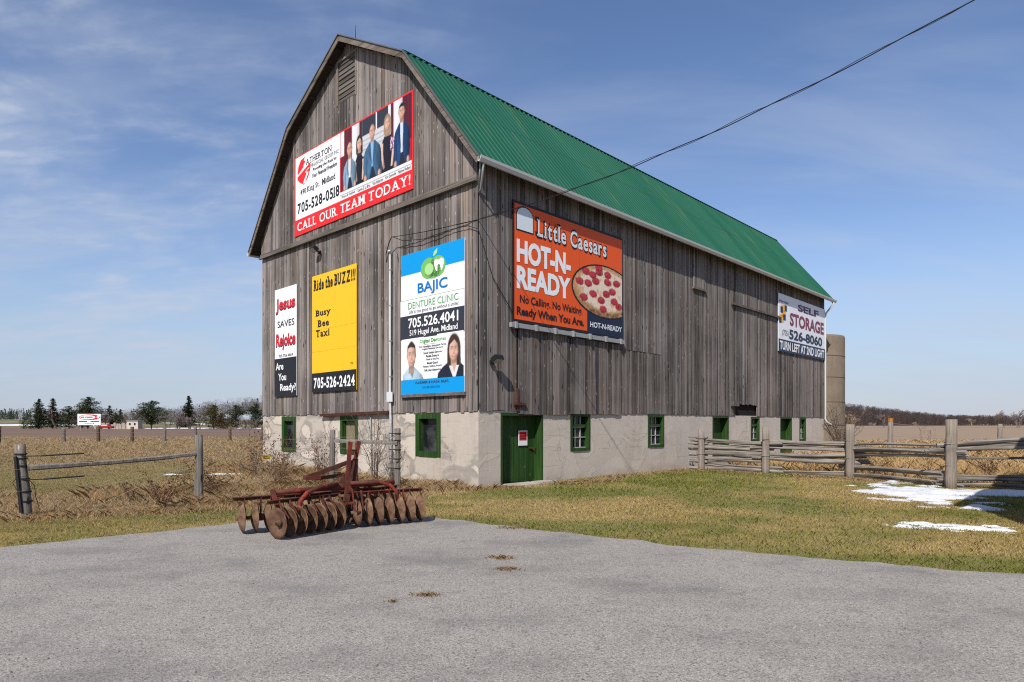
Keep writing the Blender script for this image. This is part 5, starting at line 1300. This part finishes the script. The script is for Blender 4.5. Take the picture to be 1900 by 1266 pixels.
# clumps that broke through the gravel
for i, (cx, cy, r_, n, lb) in enumerate(((-.14, 8.34, .11, 240, 'flat brown grass tuft in the gravel, farthest of the small tufts'), (-.06, 7.68, .10, 180, 'flat brown grass tuft in the gravel just before the farthest one'), (-.86, 6.53, .08, 150, 'flat brown grass tuft left of centre in the gravel'), (-1.17, 6.29, .035, 40, 'tiniest brown grass tuft in the gravel'), (.05, 10.75, .16, 260, 'dead grass tuft where the gravel meets the lawn'))):
    x, y = nrg.normal(0, r_*.9, n), nrg.normal(0, r_*.45, n); c = mixc((np.array((.19, .105, .05)), np.ones(n)), (STR, nrg.uniform(0, 1, n)))*nrg.uniform(.6, 1.2, (n, 1))
    o = blades('grass_tuft', x, y, nrg.uniform(.01, .032, n), .006*nrg.uniform(.6, 1.3, n), c, 2.2); o.location = (cx, cy, .02); tag(o, lb, 'grass tuft', 'brown grass tufts in the gravel')
tag(snow('snow_patch', 10.15, 16.3, 1.15, 2.8, R(-21), .10, 3, .56, 1.3), 'largest white snow patch before the split rail fence', 'snow')
tag(snow('snow_patch', 13.0, 16.0, 2.4, .6, R(-8), .08, 5, .40), 'long thin snow strip under the shaded end of the split rails', 'snow')
tag(snow('snow_patch', 7.55, 10.85, 1.05, .45, R(-14), .05, 8, .60, 3.2), 'small broken snow patch on the lawn near the gravel', 'snow')
tag(snow('snow_patch', 6.9, 11.05, .75, .32, R(0), .05, 12, .60, 3.2), 'thin snow sliver left of the small lawn patch', 'snow')
tag(snow('snow_patch', 10.5, 14.2, .30, .12, 0, .03, 13, .40), 'tiny snow scrap in the shade of the lawn', 'snow')
tag(snow('snow_patch', -8.6, 24.5, 2.2, .35, R(0), .06, 15, .50), 'snow streak in the meadow left of the gable', 'snow')
tag(snow('snow_patch', -9.8, 22.0, 1.6, .3, R(0), .06, 17, .50), 'thin snow streak in the meadow nearer than the other', 'snow')
tag(snow('snow_patch', 20.5, 27.5, 4.5, 1.0, R(-10), .08, 19, .50), 'snow lying in the dry grass behind the split rails', 'snow')
tag(snow('snow_patch', -103, 215, 14, 5, 0, .3, 23, .42), 'far snow strip under the broad pine', 'snow')
tag(snow('snow_patch', -76, 212, 9, 4, 0, .3, 25, .42), 'far snow strip below the tall spruce', 'snow')

# ------------------------------------------------------------------ weeds and bushes
def weed(name, label, x, y, h, n, spread, seed, leafy=1.0, stem='twig', lc=(.13, .060, .028), group=None, stem_r=.006, droop=.0, leaf=.05):
    q = random.Random(seed); e = tag(empty(name, (x, y, 0)), label, 'shrub' if name != 'dead_weed' else 'weed', group)
    m = MB(); tips = []
    for i in range(n):
        a = q.uniform(0, 6.28); L = h*q.uniform(.6, 1.05); sp = spread*q.uniform(.2, 1.0); b0 = Vector((math.cos(a)*.05, math.sin(a)*.05, -.03)); pts = [b0]
        for k_ in range(1, 6):
            f_ = k_/5; pts.append(Vector((math.cos(a)*sp*f_**1.3 + q.uniform(-.03, .03)*h, math.sin(a)*sp*f_**1.3 + q.uniform(-.03, .03)*h, L*(f_ - droop*f_**3))))
        m.tube(pts, [stem_r*(1.1-.14*k_) for k_ in range(6)], 4, 0, False)
        for k_ in range(2, 6):
            for _ in range(q.choice((1, 2, 2))):
                p = pts[k_].lerp(pts[k_-1], q.random()); d = Vector((q.uniform(-1, 1), q.uniform(-1, 1), q.uniform(.1, 1.0))).normalized()*h*q.uniform(.10, .24)
                m.tube([p, p+d*.5+Vector((0, 0, .01)), p+d], [stem_r*.6, stem_r*.5, stem_r*.35], 3, 0, False); tips.append(p+d); tips.append(p+d*.6)
    m.build('stems', M[stem], e)
    if leafy > 0:
        V, C = [], []
        for p in tips:
            for _ in range(int(q.uniform(0, 4.2)*leafy + .5)):
                c_ = p + Vector((q.gauss(0, 1), q.gauss(0, 1), q.gauss(0, 1)))*.035
                u_ = Vector((q.gauss(0, 1), q.gauss(0, 1), q.gauss(0, 1))).normalized()*leaf*q.uniform(.5, 1.1); w_ = u_.cross(Vector((q.gauss(0, 1), q.gauss(0, 1), q.gauss(0, 1)))).normalized()*leaf*.32
                V.append([c_-u_*.5, c_+w_, c_+u_*.5, c_-w_]); f_ = q.uniform(.5, 1.7); C.append([lc[0]*f_, lc[1]*f_, lc[2]*f_])
        np_mesh('dead_leaves', V, 4, M['leaf'], e, C)
    return e
G_ = 'brown dead weeds in the fenced meadow'
weed('dead_weed', 'brown bushy dead weed just behind the rail near the left post', -6.95, 16.1-3.2, .78, 9, .40, 1, 1.1, group=G_)
weed('dead_weed', 'brown dead weed clump left of the taller fence post', -7.15, 15.4, .95, 8, .5, 2, 1.5, group=G_, droop=.25)
weed('dead_weed', 'thin dead weed between the two left fence posts', -8.1, 16.0, .9, 4, .2, 3, 1.0, group=G_)
weed('dead_weed', 'sparse sprawling dead weed nearest the left post', -8.35, 14.2, .55, 7, .5, 4, .5, group=G_)
weed('dead_weed', 'tall pale dead stalks right of the taller fence post', -6.0, 15.6, 1.15, 5, .35, 5, .5, 'pale_twig', group=G_)
weed('dead_weed', 'dense tan weed below the yellow warning plate', -6.2, 17.0, 1.0, 16, .6, 6, 1.3, 'pale_twig', (.20, .105, .045), group=G_)
weed('dead_weed', 'dark leafed weed against the foundation left of the first window', -8.2, 20.6, 1.75, 9, .55, 7, .8, group=G_, leaf=.07)
weed('dead_weed', 'dark leafed weed under the first gable window', -7.2, 20.4, 1.30, 10, .7, 8, .9, group=G_, leaf=.07)
weed('dead_weed', 'brown weed against the pale wall between the first two windows', -6.0, 20.2, 1.25, 10, .7, 9, .9, group=G_, leaf=.065)
weed('dead_weed', 'tall arching weed left of the middle fence post', -5.6, 19.2, 1.55, 8, .9, 10, .6, group=G_, leaf=.06)
weed('dead_weed', 'low dense brown weed before the gable wall', -6.7, 18.6, .95, 18, .8, 11, 1.3, 'pale_twig', (.21, .115, .05), group=G_)
weed('dead_weed', 'low tan weed at the left end of the gable', -8.9, 21.6, .95, 12, .8, 12, .9, 'pale_twig', (.22, .12, .05), group=G_)
weed('bare_sapling', 'bare many stemmed sapling growing in front of the middle gable window', -4.05, 19.3, 2.35, 17, 1.25, 13, .12, stem='twig', stem_r=.008)
weed('bare_sapling', 'bare brush sprouting beside the wrapped fence post', -3.35, 18.3, 1.2, 7, .6, 14, .2, stem='twig', stem_r=.007)
weed('bare_sapling', 'reddish bare bush at the foot of the silo', 18.6, 36.6, 2.7, 26, 1.6, 15, .0, stem='twig', stem_r=.022)
weed('dead_weed', 'low weeds behind the far end of the split rails', 14.6, 19.8, .9, 16, 1.0, 16, .8, group='weeds behind the split rail fence', leaf=.06)
weed('dead_weed', 'dead weed poking above the rails left of the tallest post', 13.3, 20.6, 1.7, 6, .35, 17, .5, group='weeds behind the split rail fence', leaf=.06)
weed('dead_weed', 'red stemmed weeds seen through the rails left of the tallest post', 12.0, 21.2, .7, 18, .6, 18, .3, group='weeds behind the split rail fence')

# ------------------------------------------------------------------ trees
def conifer(label, x, y, h, r, seed, style='pine', tone=(.030, .050, .020), skirt=.08):
    q = random.Random(seed); z0 = -.3; r *= 1.55 if style == 'spruce' else 1.28
    e = tag(empty({'pine': 'pine_tree', 'spruce': 'spruce_tree'}[style], (x, y, z0)), label, 'tree', 'evergreens across the field')
    m = MB(); m.tube([(0, 0, 0), (q.uniform(-.1, .1), 0, h*.5), (0, 0, h*.97)], [h*.020, h*.012, .03], 7)
    V, C = [], []
    nb = int(h*(9 if style == 'pine' else 13))
    for i in range(nb):
        f_ = skirt + (1-skirt)*((i+q.random())/nb); z = h*f_; g = (f_-skirt)/(1-skirt)
        if style == 'spruce': R_ = r*(1-g)**.85*q.uniform(.75, 1.1)+.12
        else: R_ = r*(math.sin(math.pi*min(1, .22+.78*g)**.9)**.7 if g > .25 else .62+1.5*g*.95)*q.uniform(.5, 1.12)*(1.0 if g < .5 else 1.12-.12*g)
        if style == 'pine': R_ = min(R_, r*(1.06-g)*1.5+.3)
        a = q.uniform(0, 6.28); up = (.10 if style == 'spruce' else .32)*R_*q.uniform(.2, 1.4) - (.18*R_ if style == 'spruce' and g < .7 else 0)
        tip = Vector((math.cos(a)*R_, math.sin(a)*R_, z+up)); base = Vector((0, 0, z))
        if R_ > r*.35: m.tube([base, base.lerp(tip, .8)], [h*.006, .015], 3, 0, False)
        nc = max(3, int(R_*5.0))
        for j in range(nc):
            t_ = (j+q.uniform(.3, 1))/nc; p = base.lerp(tip, t_)
            wdt = R_*(.26 if style == 'spruce' else .24)*(1.1-t_*.6) + .16
            for _ in range(5 if style == 'pine' else 4):
                c_ = p + Vector((q.gauss(0, wdt*.6), q.gauss(0, wdt*.6), q.gauss(0, wdt*.30)))
                sz = q.uniform(.16, .36)*(h/10)**.4; d1 = Vector((math.cos(a)+q.gauss(0, .5), math.sin(a)+q.gauss(0, .5), q.gauss(.15, .4))).normalized()*sz
                d2 = d1.cross(Vector((q.gauss(0, .6), q.gauss(0, .6), 1))).normalized()*sz*.42
                V.append([c_-d1*.6, c_+d2, c_+d1, c_-d2]); k_ = q.uniform(.55, 1.45); wrm = q.uniform(0, .35); C.append([tone[0]*k_*(1+wrm), tone[1]*k_, tone[2]*k_*(1-.4*wrm)])
    m.build('trunk', M['bark'], e, True); np_mesh('crown', V, 4, M['leaf'], e, C)
    return e
def bare_tree(label, x, y, h, spread, seed, m_='grey_bark', trunks=1, thick=1.0, depth=4, name='bare_tree', group='leafless trees and brush across the fields'):
    q = random.Random(seed); e = tag(empty(name, (x, y, -.2)), label, 'tree' if name == 'bare_tree' else 'bush', group)
    m = MB(); tw = MB()
    def grow(p, d, L, r_, lev):
        pts = [p]; dd = d.copy()
        for i in range(3):
            dd = (dd + Vector((q.gauss(0, .16), q.gauss(0, .16), q.gauss(.05, .10)))).normalized(); pts.append(pts[-1]+dd*L/3)
        (m if lev < 2 else tw).tube(pts, [r_, r_*.85, r_*.7, r_*.5], 5 if lev < 2 else 3, 0, False)
        if lev >= depth: return
        for _ in range(q.choice((3, 4, 4, 5) if lev else (5, 6, 7))):
            b = pts[q.choice((1, 2, 2, 3))].lerp(pts[3], q.uniform(0, .6)); ax = Vector((q.gauss(0, 1), q.gauss(0, 1), q.gauss(0, .5))).normalized()
            nd = (dd*.75 + ax*spread*q.uniform(.5, 1.1)).normalized(); grow(b, nd, L*q.uniform(.48, .72), max(r_*.55, .022*thick), lev+1)
    for t_ in range(trunks):
        off = Vector((q.uniform(-1, 1), q.uniform(-1, 1), 0))*(.5 if trunks > 1 else 0); lean = Vector((q.gauss(0, .25), q.gauss(0, .25), 1)) if trunks > 1 else Vector((q.gauss(0, .05), 0, 1))
        grow(off, lean.normalized(), h*.45, h*.020*thick/(trunks**.4), 0)
    m.build('trunk', M[m_], e); tw.build('twigs', M[m_], e)
    return e
def far(px_, D): return (px_-950)/1200.4*D
def hh_(top, D): return 1.75+(786-top)/1200.4*D+.3
DK, OL, MID = (.034, .056, .022), (.082, .088, .026), (.044, .074, .030)
for a in ((72, 195, 741, 2.6, 'spruce', DK, 'dark conical spruce, leftmost tall evergreen across the field'), (98, 215, 740, 2.4, 'spruce', (.040, .042, .020), 'brownish spruce right of the dark leftmost one'),
          (128, 200, 754, 2.9, 'pine', DK, 'low dark evergreen left of the roadside sign'), (163, 205, 737, 4.1, 'pine', MID, 'tall ragged pine rising behind the roadside sign'),
          (150, 198, 757, 2.6, 'pine', (.060, .050, .016), 'olive brown bushy evergreen just behind the roadside sign'), (203, 215, 753, 1.8, 'spruce', DK, 'small pointed spruce right of the roadside sign'),
          (224, 222, 760, 1.2, 'spruce', DK, 'smallest thin spruce between the sign and the broad pine'), (214, 210, 767, 2.2, 'pine', (.045, .058, .018), 'low yellowish evergreen beside the smallest spruce'),
          (281, 190, 744, 4.1, 'pine', MID, 'broad dark pine standing alone on the snow strip'), (350, 230, 735, 2.3, 'spruce', (.030, .040, .016), 'tall narrow spruce standing over the bare brush'),
          (396, 205, 752, 3.6, 'pine', OL, 'olive pine right of the tall narrow spruce'), (412, 196, 768, 2.4, 'spruce', (.075, .052, .022), 'small rusty spruce tucked against the olive pine'),
          (438, 205, 752, 3.8, 'pine', (.040, .054, .018), 'rounded green pine left of the barn'), (474, 212, 750, 3.6, 'pine', MID, 'green pine cut by the left edge of the barn'), (44, 200, 776, 1.1, 'pine', DK, 'low dark shrubby evergreen at the left end of the row')):
    conifer(a[6], far(a[0], a[1]), a[1], hh_(a[2], a[1]), a[3], int(a[0]), a[4], a[5], .10 if a[0] != 281 else .20)
for a in ((104, 196, 752, .55, 1, 'bare grey tree in front of the brownish spruce'), (190, 205, 765, .6, 3, 'bare tan brush right of the roadside sign'), (245, 215, 760, .45, 3, 'upright bare trees left of the broad pine'), (232, 218, 764, .45, 2, 'thin bare trees behind the smallest spruce'),
          (312, 215, 762, .6, 3, 'wide bare brush right of the broad pine'), (330, 200, 768, .75, 4, 'rounded bare brush left of the tall narrow spruce'), (352, 195, 771, .75, 4, 'low bare brush under the tall narrow spruce'), (372, 205, 764, .6, 3, 'bare brush between the narrow spruce and the olive pine'),
          (468, 190, 775, .8, 4, 'low dark bare brush left of the barn corner'), (456, 196, 772, .8, 3, 'low bare brush under the rounded green pine')):
    bare_tree(a[5], far(a[0], a[1]), a[1], hh_(a[2], a[1])*1.05, a[3], int(a[0])+500, 'grey_bark', a[4], 2.2, 3)
for a in ((1640, 300, 763, .6, 1, 'wide crowned bare tree at the wood edge on the right'), (1620, 270, 784, .5, 2, 'pale birch like bare tree nearest the silo'), (1577, 120, 766, .35, 3, 'slender pale bare saplings right beside the silo'), (1700, 230, 784, .5, 2, 'small pale forked tree over the orange topped post side'), (1803, 280, 776, .5, 1, 'single pale bare tree left of the far right fence post'), (1862, 260, 764, .6, 2, 'bare trees at the right edge of the picture'), (1890, 250, 757, .6, 3, 'tallest bare trees cut by the right edge of the picture')):
    bare_tree(a[5], far(a[0], a[1]), a[1], hh_(a[2], a[1])*1.02, a[3], int(a[0]), 'pale_twig' if a[0] in (1620, 1577, 1700, 1803) else 'grey_bark', a[4], 1.8, 4)

def wood(name, label, n, fx, fy, fz, hr, col_, seed, evergreen=0.0, fat=1.0, parent=None):
    """one far wood: fine upright twigs and leafy flecks round many unseen trunks"""
    g = np.random.default_rng(seed); V, C = [], []
    X, Y = fx(g, n), None; Y = fy(g, n, X); Z = fz(X, Y)
    for x, y, z in zip(X, Y, Z):
        h = g.uniform(*hr); r = h*g.uniform(.22, .34); ev = g.random() < evergreen; k_ = 130 if not ev else 100
        a, q = g.uniform(0, 6.28, k_), np.sqrt(g.random(k_)); t_ = g.random(k_)
        if ev: rad = r*.8*(1-t_)*q; zz_ = h*(.08+.92*t_)
        else: zz_ = h*(.16+.84*t_); rad = r*q*np.sqrt(np.clip(1-((t_-.45)/.58)**2, 0.02, 1))
        px_, py_ = x+np.cos(a)*rad, y+np.sin(a)*rad*.8; L = g.uniform(.5, 1.6, k_) if not ev else g.uniform(.5, .9, k_); w = g.uniform(.05, .13, k_)*fat if not ev else g.uniform(.3, .6, k_)
        lx = np.cos(a)*L*(.45 if not ev else .5)+g.normal(0, .15, k_); lz = L*(.9 if not ev else .5); b = g.uniform(0, 6.28, k_); wx, wy = np.cos(b)*w*.5, np.sin(b)*w*.3
        P0 = np.stack([px_-wx, py_-wy, z+zz_], 1); P1 = np.stack([px_+wx, py_+wy, z+zz_], 1); P2 = np.stack([px_+lx, py_, z+np.minimum(zz_+lz, h*1.04)], 1)
        V.append(np.stack([P0, P1, P2], 1)); f_ = g.uniform(.6, 1.45, (k_, 1))*g.uniform(.75, 1.25); C.append(np.array((.022, .034, .018) if ev else col_)[None, :]*f_)
        tk = np.array([[[x-.12, y, z], [x+.12, y, z], [x, y, z+h*.8]]]); V.append(tk); C.append(np.array([[.10, .08, .07]]))
    return tag(np_mesh(name, np.concatenate(V), 3, M['leaf'], parent, np.concatenate(C)), label, 'wood', kind='stuff')
gY = np.random.default_rng(5)
_t, _y = gY.uniform(.44, .90, 1500), 480 + 170*gY.random(1500)**1.1
wood('bare_wood', 'brown leafless wood covering the low hill on the right', 1500, lambda g, n: _t*_y, lambda g, n, X: _y, lambda X, Y: hill_z(X, Y), (5.5, 9), (.072, .050, .044), 3, .04, 2.3)
_t2, _y2 = gY.uniform(-.86, -.70, 260), gY.uniform(395, 470, 260)
wood('evergreen_wood', 'dark evergreen wood along the horizon at the far left', 260, lambda g, n: _t2*_y2, lambda g, n, X: _y2, lambda X, Y: np.full(len(X), 1.2), (6.5, 10.5), (.04, .045, .03), 4, .9)
_t3, _y3 = gY.uniform(-.70, -.36, 420), gY.uniform(330, 430, 420)
wood('bare_wood', 'distant brown leafless wood behind the evergreens on the left', 420, lambda g, n: _t3*_y3, lambda g, n, X: _y3, lambda X, Y: .5+6.5*np.exp(-((X/Y+.40)/.10)**2), (6, 9.5), (.105, .078, .074), 6, .10)
